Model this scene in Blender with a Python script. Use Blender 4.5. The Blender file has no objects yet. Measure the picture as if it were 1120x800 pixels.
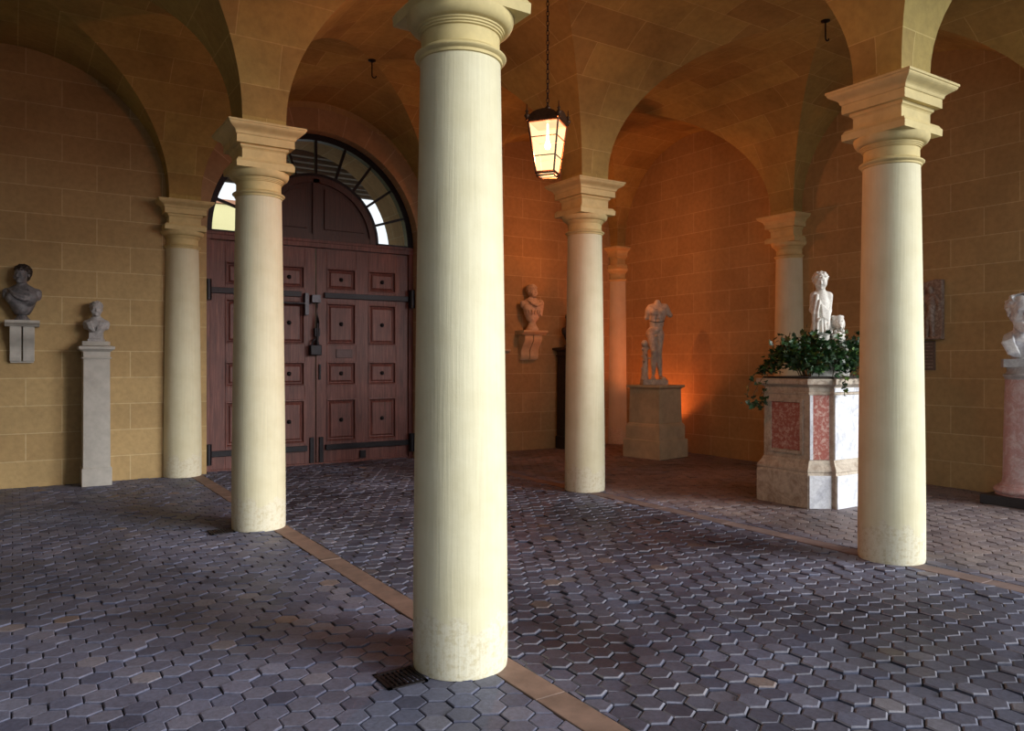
import bpy, math, random
import numpy as np
from mathutils import Vector, Matrix
random.seed(7); rng = np.random.default_rng(7)
PI = math.pi
scene = bpy.context.scene
COL = scene.collection

# ------------------------------------------------------------------ helpers
class MB:
    """collects polygons; builds ONE mesh object"""
    def __init__(s): s.v = []; s.f = []; s.uv = []; s.m = []
    def poly(s, pts, uv=None, mi=0):
        b = len(s.v); s.v += [tuple(p) for p in pts]; s.f.append(tuple(range(b, b+len(pts)))); s.uv.append(uv); s.m.append(mi)
    def mesh(s, verts, faces, mi=0, M=None):
        b = len(s.v)
        if M is not None: verts = [tuple(M @ Vector(p)) for p in verts]
        s.v += [tuple(p) for p in verts]
        for f in faces: s.f.append(tuple(i+b for i in f)); s.uv.append(None); s.m.append(mi)
    def box(s, x0, x1, y0, y1, z0, z1, mi=0, M=None):
        v = [(x0,y0,z0),(x1,y0,z0),(x1,y1,z0),(x0,y1,z0),(x0,y0,z1),(x1,y0,z1),(x1,y1,z1),(x0,y1,z1)]
        s.mesh(v, [(0,3,2,1),(4,5,6,7),(0,1,5,4),(1,2,6,5),(2,3,7,6),(3,0,4,7)], mi, M)
    def lathe(s, prof, n=48, a0=0.0, a1=2*PI, c=(0,0,0), M=None, mi=0):
        full = abs(a1-a0-2*PI) < 1e-6
        k = n if full else n+1
        v = []; f = []
        for r, z in prof:
            for i in range(k):
                a = a0+(a1-a0)*i/n
                v.append((c[0]+r*math.cos(a), c[1]+r*math.sin(a), c[2]+z))
        for j in range(len(prof)-1):
            for i in range(n):
                i2 = (i+1) % k if full else i+1
                f.append((j*k+i, j*k+i2, (j+1)*k+i2, (j+1)*k+i))
        if prof[0][0] > 1e-6: f.append(tuple(range(k-1,-1,-1)))
        if prof[-1][0] > 1e-6: f.append(tuple((len(prof)-1)*k+i for i in range(k)))
        s.mesh(v, f, mi, M)
    def rectstack(s, prof, lim=(-9,9,-9,9), c=(0,0,0), M=None, mi=0):
        """square mouldings (half width, z), the footprint clipped to lim"""
        v = []; f = []
        for w, z in prof:
            x0, x1, y0, y1 = max(-w,lim[0]), min(w,lim[1]), max(-w,lim[2]), min(w,lim[3])
            v += [(c[0]+x0,c[1]+y0,c[2]+z),(c[0]+x1,c[1]+y0,c[2]+z),(c[0]+x1,c[1]+y1,c[2]+z),(c[0]+x0,c[1]+y1,c[2]+z)]
        for j in range(len(prof)-1):
            for i in range(4): f.append((j*4+i, j*4+(i+1)%4, j*4+4+(i+1)%4, j*4+4+i))
        f.append((3,2,1,0)); e = 4*(len(prof)-1); f.append((e,e+1,e+2,e+3))
        s.mesh(v, f, mi, M)
    def tube(s, pts, r, n=8, mi=0, closed=False):
        pts = [Vector(p) for p in pts]; m = len(pts); v = []; f = []
        rr = r if isinstance(r, (list, tuple)) else [r]*m
        for i, p in enumerate(pts):
            a = pts[(i-1) % m] if (i or closed) else pts[0]; b = pts[(i+1) % m] if (i < m-1 or closed) else pts[-1]
            t = (b-a).normalized(); u = t.cross(Vector((0,0,1)))
            if u.length < .05: u = t.cross(Vector((0,1,0)))
            u.normalize(); w = t.cross(u)
            for k in range(n):
                an = 2*PI*k/n; v.append(p+(u*math.cos(an)+w*math.sin(an))*rr[i])
        for i in range(m if closed else m-1):
            j = (i+1) % m
            for k in range(n): f.append((i*n+k, i*n+(k+1)%n, j*n+(k+1)%n, j*n+k))
        if not closed: f.append(tuple(range(n-1,-1,-1))); f.append(tuple((m-1)*n+k for k in range(n)))
        s.mesh(v, f, mi)
    def extrude(s, outline, a0, a1, axis='y', mi=0, M=None):
        """2-D outline (u,w) swept along axis: y -> (u,y,w); x -> (x,u,w)"""
        n = len(outline)
        P = (lambda u, w, t: (u,t,w)) if axis == 'y' else (lambda u, w, t: (t,u,w))
        v = [P(u,w,a0) for u,w in outline]+[P(u,w,a1) for u,w in outline]
        f = [tuple(range(n)), tuple(range(2*n-1,n-1,-1))]+[(i,n+i,n+(i+1)%n,(i+1)%n) for i in range(n)]
        s.mesh(v, f, mi, M)
    def build(s, name, mat, parent=None, smooth=None, bevel=0, loc=None, rotz=0):
        me = bpy.data.meshes.new(name)
        me.from_pydata(s.v, [], s.f)
        if any(u is not None for u in s.uv):
            l = me.uv_layers.new(name='UVMap'); k = 0
            for f, u in zip(s.f, s.uv):
                for i in range(len(f)):
                    if u is not None: l.data[k].uv = u[i]
                    k += 1
        mats = mat if isinstance(mat, (list, tuple)) else [mat]
        for m in mats: me.materials.append(m)
        if len(mats) > 1: me.polygons.foreach_set('material_index', s.m)
        import bmesh
        bm = bmesh.new(); bm.from_mesh(me)
        if not any(u is not None for u in s.uv): bmesh.ops.remove_doubles(bm, verts=bm.verts, dist=1e-5)
        bmesh.ops.recalc_face_normals(bm, faces=bm.faces) if not any(u is not None for u in s.uv) else None
        bm.to_mesh(me); bm.free()
        if smooth:
            me.polygons.foreach_set('use_smooth', [True]*len(me.polygons))
            me.set_sharp_from_angle(angle=math.radians(smooth))
        o = bpy.data.objects.new(name, me); COL.objects.link(o)
        if bevel:
            b = o.modifiers.new('bevel', 'BEVEL'); b.width = bevel; b.segments = 2; b.limit_method = 'ANGLE'; b.angle_limit = math.radians(40)
        if parent is not None: o.parent = parent
        if loc is not None: o.location = loc
        o.rotation_euler.z = rotz
        return o

def tag(o, label=None, cat=None, group=None, kind=None):
    if label: o['label'] = label
    if cat: o['category'] = cat
    if group: o['group'] = group
    if kind: o['kind'] = kind
    return o
def empty(name, loc=(0,0,0), rotz=0, label=None, cat=None, group=None, kind=None):
    o = bpy.data.objects.new(name, None); COL.objects.link(o); o.location = loc; o.rotation_euler.z = rotz; o.empty_display_size = .1
    return tag(o, label, cat, group, kind)

# ------------------------------------------------------------------ materials
def newmat(name):
    m = bpy.data.materials.new(name); m.use_nodes = True
    nt = m.node_tree; nt.nodes.clear()
    out = nt.nodes.new('ShaderNodeOutputMaterial'); b = nt.nodes.new('ShaderNodeBsdfPrincipled')
    nt.links.new(b.outputs[0], out.inputs[0])
    return m, nt, b
def N(nt, typ, **kw):
    n = nt.nodes.new(typ)
    for k, v in kw.items(): setattr(n, k, v)
    return n
def mixc(nt, fac, a, b, mode='MIX'):
    n = N(nt, 'ShaderNodeMix', data_type='RGBA', blend_type=mode)
    for sock, val in ((n.inputs[0], fac), (n.inputs[6], a), (n.inputs[7], b)):
        if hasattr(val, 'links') or isinstance(val, bpy.types.NodeSocket): nt.links.new(val, sock)
        elif isinstance(val, (int, float)): sock.default_value = val
        else: sock.default_value = (*val, 1)
    return n.outputs[2]
def ramp(nt, src, stops):
    n = N(nt, 'ShaderNodeValToRGB')
    while len(n.color_ramp.elements) < len(stops): n.color_ramp.elements.new(.5)
    for e, (p, c) in zip(n.color_ramp.elements, stops):
        e.position = p; e.color = (*c, 1) if not isinstance(c, (int, float)) else (c, c, c, 1)
    nt.links.new(src, n.inputs[0]); return n.outputs[0]
def noise(nt, vec, scale, detail=4, rough=.6, dist=0):
    n = N(nt, 'ShaderNodeTexNoise'); n.inputs['Scale'].default_value = scale; n.inputs['Detail'].default_value = detail
    n.inputs['Roughness'].default_value = rough; n.inputs['Distortion'].default_value = dist
    if vec is not None: nt.links.new(vec, n.inputs['Vector'])
    return n.outputs[0]
def mapping(nt, vec, scale=(1,1,1), rot=(0,0,0)):
    n = N(nt, 'ShaderNodeMapping'); n.inputs['Scale'].default_value = scale; n.inputs['Rotation'].default_value = rot
    nt.links.new(vec, n.inputs['Vector']); return n.outputs[0]
def bump(nt, b, h, strength=.3, dist=.01):
    n = N(nt, 'ShaderNodeBump'); n.inputs['Strength'].default_value = strength; n.inputs['Distance'].default_value = dist
    nt.links.new(h, n.inputs['Height']); nt.links.new(n.outputs[0], b.inputs['Normal']); return n

def stone_blocks(name, c1, c2, mortar, bw, rh, msize=.006, mott=.35, coord='UV', rough=.85):
    m, nt, b = newmat(name)
    tc = N(nt, 'ShaderNodeTexCoord'); geo = N(nt, 'ShaderNodeNewGeometry')
    br = N(nt, 'ShaderNodeTexBrick'); nt.links.new(tc.outputs[coord], br.inputs['Vector'])
    br.inputs['Scale'].default_value = 1; br.inputs['Brick Width'].default_value = bw; br.inputs['Row Height'].default_value = rh
    br.inputs['Mortar Size'].default_value = msize; br.inputs['Mortar Smooth'].default_value = .25; br.inputs['Bias'].default_value = 0
    br.inputs['Color1'].default_value = (*c1,1); br.inputs['Color2'].default_value = (*c2,1); br.inputs['Mortar'].default_value = (*mortar,1)
    n1 = noise(nt, geo.outputs['Position'], 1.3, 6, .62)
    n2 = noise(nt, geo.outputs['Position'], 14, 5, .6)
    col = mixc(nt, mott, br.outputs[0], ramp(nt, n1, [(.3,.45),(.52,1.0),(.75,1.25)]), 'MULTIPLY')
    col = mixc(nt, .35, col, ramp(nt, n2, [(.25,.55),(.6,1.1)]), 'MULTIPLY')
    nt.links.new(col, b.inputs['Base Color']); b.inputs['Roughness'].default_value = rough
    inv = N(nt, 'ShaderNodeMath', operation='MULTIPLY_ADD'); nt.links.new(br.outputs['Fac'], inv.inputs[0]); inv.inputs[1].default_value = -.25
    nt.links.new(n2, inv.inputs[2])
    bump(nt, b, inv.outputs[0], .35, .01)
    return m

def plain(name, col, rough=.6, var=.25, scale=8, metal=0, bmp=.15, stretch=(1,1,1), var2=None, spec=.5):
    m, nt, b = newmat(name)
    tc = N(nt, 'ShaderNodeTexCoord'); v = mapping(nt, tc.outputs['Object'], stretch)
    n = noise(nt, v, scale, 6, .62)
    c2 = var2 or tuple(x*(1-var) for x in col)
    cc = ramp(nt, n, [(.3, c2), (.65, col)])
    nt.links.new(cc, b.inputs['Base Color']); b.inputs['Roughness'].default_value = rough; b.inputs['Metallic'].default_value = metal
    b.inputs['Specular IOR Level'].default_value = spec
    if bmp: bump(nt, b, n, bmp, .01)
    return m

def marble(name, base, vein, scale=3, rough=.45, amount=(.45,.62), dist=1.5):
    m, nt, b = newmat(name)
    tc = N(nt, 'ShaderNodeTexCoord')
    n = noise(nt, tc.outputs['Object'], scale, 8, .65, dist)
    n2 = noise(nt, tc.outputs['Object'], scale*7, 6, .7, .6)
    c = ramp(nt, n, [(amount[0], base), (amount[1], vein)])
    c = mixc(nt, .5, c, ramp(nt, n2, [(.35,.6),(.6,1.08)]), 'MULTIPLY')
    nt.links.new(c, b.inputs['Base Color']); b.inputs['Roughness'].default_value = rough
    bump(nt, b, n2, .12, .01)
    return m

M = {}
M['wall'] = stone_blocks('ochre_ashlar', (.45,.315,.145), (.40,.27,.12), (.57,.44,.24), .80, .352, .006, .30)
M['vault'] = stone_blocks('vault_stone', (.46,.36,.115), (.36,.25,.08), (.56,.44,.17), .85, .40, .005, .55)
M['voussoir'] = stone_blocks('voussoir_stone', (.42,.29,.16), (.34,.23,.125), (.55,.42,.26), 2.0, .42, .006, .5)
M['outside_stone'] = stone_blocks('portal_stone', (.50,.35,.20), (.42,.28,.15), (.55,.45,.30), .6, .38, .006, .4)

# painted plaster of the columns: cream, faint vertical streaks, scuffed at the foot
m, nt, b = newmat('cream_column_plaster'); M['column'] = m
tc = N(nt, 'ShaderNodeTexCoord'); geo = N(nt, 'ShaderNodeNewGeometry')
st = noise(nt, mapping(nt, tc.outputs['Object'], (60,60,1.6)), 1, 4, .6)
bl = noise(nt, tc.outputs['Object'], 3, 6, .65)
c = ramp(nt, bl, [(.3,(.67,.62,.41)),(.6,(.745,.705,.50))])
c = mixc(nt, .22, c, ramp(nt, st, [(.3,.72),(.65,1.0)]), 'MULTIPLY')
sep = N(nt, 'ShaderNodeSeparateXYZ'); nt.links.new(tc.outputs['Object'], sep.inputs[0])
wn = noise(nt, tc.outputs['Object'], 9, 6, .7)
wear = N(nt, 'ShaderNodeMath', operation='MULTIPLY_ADD'); nt.links.new(wn, wear.inputs[0]); wear.inputs[1].default_value = -.55
nt.links.new(sep.outputs[2], wear.inputs[2])
wm = ramp(nt, wear.outputs[0], [(0.0,1.0),(.02,0.0)])
wm0 = N(nt, 'ShaderNodeMath', operation='MULTIPLY'); nt.links.new(wm, wm0.inputs[0]); wm0.inputs[1].default_value = .5
c = mixc(nt, wm0.outputs[0], c, ramp(nt, noise(nt, tc.outputs['Object'], 30, 5, .7), [(.35,(.50,.42,.24)),(.55,(.78,.76,.66)),(.7,(.62,.56,.36))]))
nt.links.new(c, b.inputs['Base Color']); b.inputs['Roughness'].default_value = .7
hm = N(nt, 'ShaderNodeMath', operation='ADD'); nt.links.new(st, hm.inputs[0]); nt.links.new(wn, hm.inputs[1])
bump(nt, b, hm.outputs[0], .18, .01)

M['capital'] = plain('warm_capital_stone', (.70,.58,.28), .75, .2, 7, 0, .12)

# paver floor
m, nt, b = newmat('hexagonal_pavers'); M['paver'] = m
at = N(nt, 'ShaderNodeAttribute'); at.attribute_name = 'tone'
ar = N(nt, 'ShaderNodeAttribute'); ar.attribute_name = 'region'
geo = N(nt, 'ShaderNodeNewGeometry')
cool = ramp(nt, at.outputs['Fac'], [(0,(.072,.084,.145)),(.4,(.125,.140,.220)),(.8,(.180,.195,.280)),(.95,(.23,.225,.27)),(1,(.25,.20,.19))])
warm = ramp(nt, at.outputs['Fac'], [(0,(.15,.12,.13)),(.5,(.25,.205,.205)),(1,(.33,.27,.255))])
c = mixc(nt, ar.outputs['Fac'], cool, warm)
as_ = N(nt, 'ShaderNodeAttribute'); as_.attribute_name = 'darkness'
c = mixc(nt, as_.outputs['Fac'], c, (.022,.021,.034))
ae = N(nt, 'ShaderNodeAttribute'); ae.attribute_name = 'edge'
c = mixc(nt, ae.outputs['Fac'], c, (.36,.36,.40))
n1 = noise(nt, geo.outputs['Position'], .55, 5, .6, .8); n2 = noise(nt, geo.outputs['Position'], 38, 5, .7)
c = mixc(nt, .8, c, ramp(nt, n1, [(.35,.42),(.5,.85),(.68,1.12)]), 'MULTIPLY')
c = mixc(nt, .6, c, ramp(nt, n2, [(.3,.5),(.62,1.12)]), 'MULTIPLY')
nt.links.new(c, b.inputs['Base Color'])
rr = ramp(nt, n1, [(.35,.46),(.6,.66)]); nt.links.new(rr, b.inputs['Roughness'])
b.inputs['Specular IOR Level'].default_value = .4
bump(nt, b, n2, .35, .008)
M['joint'] = plain('dark_joint_sand', (.05,.048,.058), .9, .3, 20)
M['ground'] = plain('outdoor_paving', (.15,.15,.145), .9, .2, 1.5)
m = plain('sandstone_strip', (.26,.175,.14), .75, .45, 5, 0, .2); M['strip'] = m
M['strip_pink'] = plain('pinkish_stone_strip', (.21,.15,.14), .75, .4, 5, 0, .2)

# wood of the door
m, nt, b = newmat('old_red_brown_wood'); M['wood'] = m
tc = N(nt, 'ShaderNodeTexCoord')
g = noise(nt, mapping(nt, tc.outputs['Object'], (22,22,1.3)), 1.5, 8, .68, .6)
g2 = noise(nt, tc.outputs['Object'], 2.2, 4, .6)
c = ramp(nt, g, [(.28,(.060,.018,.015)),(.5,(.145,.046,.037)),(.72,(.26,.098,.074))])
c = mixc(nt, .6, c, ramp(nt, g2, [(.3,.55),(.65,1.15)]), 'MULTIPLY')
nt.links.new(c, b.inputs['Base Color']); b.inputs['Roughness'].default_value = .5; bump(nt, b, g, .3, .01)
M['wood_dark'] = plain('dark_stained_wood', (.075,.032,.026), .5, .5, 3, 0, .2, (14,14,1))
M['iron'] = plain('black_iron', (.018,.016,.020), .45, .4, 20, .6, .2)
M['iron_worn'] = plain('worn_grey_iron', (.075,.07,.08), .4, .5, 20, .7, .2)
M['plaque'] = plain('dull_dark_bronze', (.10,.06,.06), .5, .4, 20, .4, .2)
M['lantern_iron'] = plain('bronze_brown_iron', (.13,.065,.035), .45, .4, 30, .6, .2)

M['marble_white'] = marble('white_marble', (.74,.74,.75), (.50,.52,.58), 5, .45)
M['marble_boy'] = marble('weathered_white_marble', (.80,.78,.73), (.52,.49,.44), 9, .55, (.5,.75))
M['marble_torso'] = marble('stained_grey_marble', (.70,.63,.51), (.36,.31,.26), 7, .55, (.42,.7))
M['marble_grey'] = marble('grey_marble', (.085,.082,.088), (.26,.25,.26), 7, .5, (.4,.7))
M['marble_pale'] = marble('pale_grey_marble', (.40,.39,.39), (.26,.25,.25), 8, .55, (.45,.75))
M['marble_buff'] = marble('buff_marble', (.60,.52,.40), (.40,.33,.24), 8, .6, (.45,.75))
M['marble_red'] = marble('red_breccia_marble', (.36,.10,.075), (.60,.42,.36), 26, .4, (.47,.66), .5)
M['marble_pink'] = marble('pink_marble', (.46,.27,.25), (.58,.47,.46), 9, .4, (.45,.68), 1.2)
M['marble_bluish'] = marble('bluish_white_marble', (.76,.79,.85), (.52,.55,.63), 3.5, .45, (.45,.7), 2)
M['marble_old'] = marble('old_cream_marble', (.56,.49,.40), (.32,.24,.18), 5, .6, (.42,.7), 2)
M['stone_pale'] = plain('pale_pedestal_stone', (.46,.44,.40), .75, .2, 9)
M['stone_buff'] = plain('buff_pedestal_stone', (.62,.52,.33), .8, .25, 5, 0, .12)
M['bronze_dark'] = plain('dark_bronze', (.05,.042,.040), .45, .4, 12, .5)
M['black_stone'] = plain('black_stone', (.016,.014,.016), .5, .3, 10)
M['relief'] = marble('brown_relief_stone', (.24,.16,.125), (.50,.43,.37), 11, .5, (.45,.72))
M['tablet'] = plain('grey_brown_tablet', (.17,.125,.10), .7, .3, 12)
M['leaf'] = plain('ivy_leaf', (.026,.080,.024), .4, .6, 9, 0, .1, (1,1,1), (.012,.045,.016), .6)
M['leaf_light'] = plain('ivy_leaf_light', (.12,.22,.04), .4, .4, 9, 0, .1)
M['stem'] = plain('ivy_stem', (.10,.085,.04), .7)
M['soil'] = plain('planter_soil', (.035,.026,.02), .95)
M['tree_leaf'] = plain('tree_foliage', (.10,.17,.05), .7, .5, 12)
M['yellow_render'] = plain('yellow_painted_render', (.60,.56,.30), .8, .06, 2)
M['roof_tile'] = plain('clay_tile', (.35,.17,.10), .8)
M['porch_grey'] = plain('porch_ceiling_plaster', (.30,.27,.27), .9, .2, 2)

# clear window glass: mostly transparent with a fresnel sheen
m = bpy.data.materials.new('window_glass'); m.use_nodes = True; nt = m.node_tree; nt.nodes.clear(); M['glass'] = m
out = N(nt,'ShaderNodeOutputMaterial'); mx = N(nt,'ShaderNodeMixShader'); tr = N(nt,'ShaderNodeBsdfTransparent'); gl = N(nt,'ShaderNodeBsdfGlossy'); fr = N(nt,'ShaderNodeFresnel')
gl.inputs['Roughness'].default_value = .03; fr.inputs[0].default_value = 1.3; tr.inputs[0].default_value = (.96,.97,.96,1)
nt.links.new(fr.outputs[0], mx.inputs[0]); nt.links.new(tr.outputs[0], mx.inputs[1]); nt.links.new(gl.outputs[0], mx.inputs[2]); nt.links.new(mx.outputs[0], out.inputs[0])
# lit lantern pane: clear-ish glass that also glows
m = bpy.data.materials.new('lit_lantern_glass'); m.use_nodes = True; nt = m.node_tree; nt.nodes.clear(); M['pane'] = m
out = N(nt,'ShaderNodeOutputMaterial'); ad = N(nt,'ShaderNodeAddShader'); tr = N(nt,'ShaderNodeBsdfTransparent'); em = N(nt,'ShaderNodeEmission')
tr.inputs[0].default_value = (.80,.74,.60,1); em.inputs[0].default_value = (1,.76,.42,1); em.inputs[1].default_value = .85
nt.links.new(tr.outputs[0], ad.inputs[0]); nt.links.new(em.outputs[0], ad.inputs[1]); nt.links.new(ad.outputs[0], out.inputs[0])
m = bpy.data.materials.new('glowing_bulb'); m.use_nodes = True; nt = m.node_tree; nt.nodes.clear(); M['bulb'] = m
out = N(nt,'ShaderNodeOutputMaterial'); em = N(nt,'ShaderNodeEmission'); em.inputs[0].default_value = (1,.75,.45,1); em.inputs[1].default_value = 12
nt.links.new(em.outputs[0], out.inputs[0])

# ------------------------------------------------------------------ dimensions
L = 4.0; ZS = 3.90; RISE = 1.70; HW = .205; CH = L/2-HW      # bay, springing, rise, impost half width, half span
X0, X1, Y0, Y1 = -2*L, 2*L, -L, 2*L
DC, DR, DZ = 1.98, 1.66, 3.49                                  # door axis, arch radius, arch springing
def lun(t):                                                     # lunette height at offset t from a bay's centre
    t = abs(t)
    return ZS+RISE*math.sqrt(max(0, 1-(t/CH)**2)) if t < CH else ZS

# ------------------------------------------------------------------ setting
def build_ceiling():
    mb = MB(); n = 44
    xs = [-CH*math.cos(PI*i/n) for i in range(n+1)]
    arc = [0]
    for i in range(n): arc.append(arc[-1]+math.hypot(xs[i+1]-xs[i], lun(xs[i+1])-lun(xs[i])))
    H = L/2
    for ia in range(-2, 2):
        for ib in range(-1, 2):
            cx, cy = (ia+.5)*L, (ib+.5)*L
            for i in range(n):
                a, b2 = xs[i], xs[i+1]; za, zb = lun(a), lun(b2)
                for sg in (-1, 1):
                    p = [(a, sg*abs(a), za), (b2, sg*abs(b2), zb), (b2, sg*H, zb), (a, sg*H, za)]
                    uv = [(q[1]+cy, arc[i] if j in (0,3) else arc[i+1]) for j, q in enumerate(p)]
                    mb.poly([(cx+q[0], cy+q[1], q[2]) for q in p], uv)
                    mb.poly([(cx+q[1], cy+q[0], q[2]) for q in p], [(q[1]+cx+.3, arc[i] if j in (0,3) else arc[i+1]) for j, q in enumerate(p)])
    # impost blocks under the springing
    for ia in range(-2, 3):
        for ib in range(-1, 3):
            x, y = ia*L, ib*L
            x0, x1, y0, y1 = max(x-HW,X0), min(x+HW,X1), y-HW, min(y+HW,Y1)
            if x1-x0 < .05 or y1-y0 < .05: continue
            z0, z1 = 3.815, ZS
            for pa, pb in (((x0,y0),(x1,y0)),((x1,y0),(x1,y1)),((x1,y1),(x0,y1)),((x0,y1),(x0,y0))):
                w = math.hypot(pb[0]-pa[0], pb[1]-pa[1])
                mb.poly([(*pa,z0),(*pb,z0),(*pb,z1),(*pa,z1)], [(0.2,0),(0.2+w,0),(0.2+w,z1-z0),(0.2,z1-z0)])
            mb.poly([(x0,y0,z0),(x0,y1,z0),(x1,y1,z0),(x1,y0,z0)], [(0,0),(0,.1),(.1,.1),(.1,0)])
    # solid above the vaults
    mb.box(X0-.5, X1+.5, Y0-.5, Y1+.5, 5.72, 6.1)
    o = mb.build('ceiling', M['vault'], smooth=40)
    return tag(o, kind='structure')
build_ceiling()

def quadwall(mb, p, uvf): mb.poly(p, [uvf(q) for q in p])
def build_walls():
    # back wall with the arched doorway
    mb = MB(); uv = lambda q: (q[0]+.26, q[2]+.02); T = 1.15; y = Y1
    za = DZ; n = 40
    quadwall(mb, [(X0,y,-.05),(DC-DR,y,-.05),(DC-DR,y,za),(X0,y,za)], uv)
    quadwall(mb, [(DC+DR,y,-.05),(X1+.5,y,-.05),(X1+.5,y,za),(DC+DR,y,za)], uv)
    top = 5.75
    quadwall(mb, [(X0,y,za),(DC-DR,y,za),(DC-DR,y,top),(X0,y,top)], uv)
    quadwall(mb, [(DC+DR,y,za),(X1+.5,y,za),(X1+.5,y,top),(DC+DR,y,top)], uv)
    pts = [(DC-DR*math.cos(PI*i/n), za+DR*math.sin(PI*i/n)) for i in range(n+1)]
    for i in range(n):
        a, b2 = pts[i], pts[i+1]
        quadwall(mb, [(a[0],y,a[1]),(b2[0],y,b2[1]),(b2[0],y,top),(a[0],y,top)], uv)
        s0, s1 = DR*PI*i/n, DR*PI*(i+1)/n
        mb.poly([(a[0],y,a[1]),(a[0],y+T,a[1]),(b2[0],y+T,b2[1]),(b2[0],y,b2[1])], [(0,s0),(T,s0),(T,s1),(0,s1)], 1)
        quadwall(mb, [(a[0],y+T,a[1]),(a[0],y+T,6.1),(b2[0],y+T,6.1),(b2[0],y+T,b2[1])], uv)
    for sx in (-1, 1):
        x = DC+sx*DR
        mb.poly([(x,y,-.05),(x,y+T,-.05),(x,y+T,za),(x,y,za)], [(0,0),(T,0),(T,za),(0,za)], 1)
    quadwall(mb, [(X0-.5,y+T,-.05),(X0-.5,y+T,6.1),(DC-DR,y+T,6.1),(DC-DR,y+T,-.05)], uv)
    quadwall(mb, [(DC+DR,y+T,-.05),(DC+DR,y+T,6.1),(X1+.5,y+T,6.1),(X1+.5,y+T,-.05)], uv)
    tag(mb.build('wall_back', [M['wall'], M['outside_stone']]), kind='structure')
    # side walls and the open arcade front
    mb = MB(); uv = lambda q: (q[1]+.4, q[2]+.02)
    ye = -.21                                      # beyond this the right side opens through one more arch
    quadwall(mb, [(X1,Y1,-.05),(X1,ye,-.05),(X1,ye,5.75),(X1,Y1,5.75)], uv)
    quadwall(mb, [(X1+.5,Y1,-.05),(X1+.5,Y1,5.75),(X1+.5,ye,5.75),(X1+.5,ye,-.05)], uv)
    quadwall(mb, [(X1,ye,-.05),(X1+.5,ye,-.05),(X1+.5,ye,5.75),(X1,ye,5.75)], uv)
    ys = [-CH*math.cos(PI*i/24) for i in range(25)]
    for a, b2 in zip(ys, ys[1:]):
        for xx in (X1+.01, X1+.5): quadwall(mb, [(xx,a-2,lun(a)),(xx,b2-2,lun(b2)),(xx,b2-2,6.1),(xx,a-2,6.1)], uv)
        mb.poly([(X1+.01,a-2,lun(a)),(X1+.01,b2-2,lun(b2)),(X1+.5,b2-2,lun(b2)),(X1+.5,a-2,lun(a))], [(0,0),(.1,0),(.1,.1),(0,.1)])
    tag(mb.build('wall_right', M['wall']), kind='structure')
    mb = MB()
    quadwall(mb, [(X0,Y0-.3,-.05),(X0,Y1,-.05),(X0,Y1,5.75),(X0,Y0-.3,5.75)], uv)
    quadwall(mb, [(X0-.5,Y0-.3,-.05),(X0-.5,Y0-.3,5.75),(X0-.5,Y1,5.75),(X0-.5,Y1,-.05)], uv)
    tag(mb.build('wall_left', M['wall']), kind='structure')
    mb = MB(); uv = lambda q: (q[0], q[2]); n = 24
    for ia in range(-2, 2):
        cx = (ia+.5)*L
        xs = [-L/2]+[-CH*math.cos(PI*i/n) for i in range(n+1)]+[L/2]
        if ia == -2:                                    # unseen infill added in the leftmost front bay to block light from the left
            for yy in (Y0-.02, Y0-.3): quadwall(mb, [(cx-2,yy,-.05),(cx+2,yy,-.05),(cx+2,yy,5.7),(cx-2,yy,5.7)], uv)
        for i in range(len(xs)-1):
            za, zb = (lun(xs[i]) if i else ZS), (lun(xs[i+1]) if i+1 < len(xs)-1 else ZS)
            for yy in (Y0-.02, Y0-.3):
                quadwall(mb, [(cx+xs[i],yy,za),(cx+xs[i+1],yy,zb),(cx+xs[i+1],yy,6.1),(cx+xs[i],yy,6.1)], uv)
            mb.poly([(cx+xs[i],Y0-.3,za),(cx+xs[i+1],Y0-.3,zb),(cx+xs[i+1],Y0-.02,zb),(cx+xs[i],Y0-.02,za)], [(0,0),(.1,0),(.1,.1),(0,.1)])
    tag(mb.build('wall_front', M['wall']), kind='structure')
    # voussoir band filling the lunette around the door arch
    mb = MB(); n = 48; yf = Y1-.025
    def outer(t):
        for k in range(400):
            r = DR+.004*k; x = -r*math.cos(t); z = DZ+r*math.sin(t)
            lim = lun(x+DC-2.0) if abs(x+DC-2.0) < CH else ZS
            if (abs(x+DC-2) >= CH-.01) or (z > DZ+.41 and z > lim+.012) or r > DR+.34: return r
        return r
    rs = [outer(PI*i/n) for i in range(n+1)]
    for i in range(n):
        a, b2 = PI*i/n, PI*(i+1)/n
        P = lambda r, t, yy: (DC-r*math.cos(t), yy, DZ+r*math.sin(t))
        s0, s1 = DR*a*1.1+.1, DR*b2*1.1+.1
        mb.poly([P(DR,a,yf),P(DR,b2,yf),P(rs[i+1],b2,yf),P(rs[i],a,yf)], [(.1,s0),(.1,s1),(.5,s1),(.5,s0)])
        mb.poly([P(rs[i],a,yf),P(rs[i+1],b2,yf),P(rs[i+1],b2,Y1),P(rs[i],a,Y1)], [(.1,s0),(.1,s1),(.12,s1),(.12,s0)])
        mb.poly([P(DR,a,Y1),P(DR,b2,Y1),P(DR,b2,yf),P(DR,a,yf)], [(.1,s0),(.1,s1),(.12,s1),(.12,s0)])
    tag(mb.build('trim_3', M['voussoir']), kind='structure')
build_walls()

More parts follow.
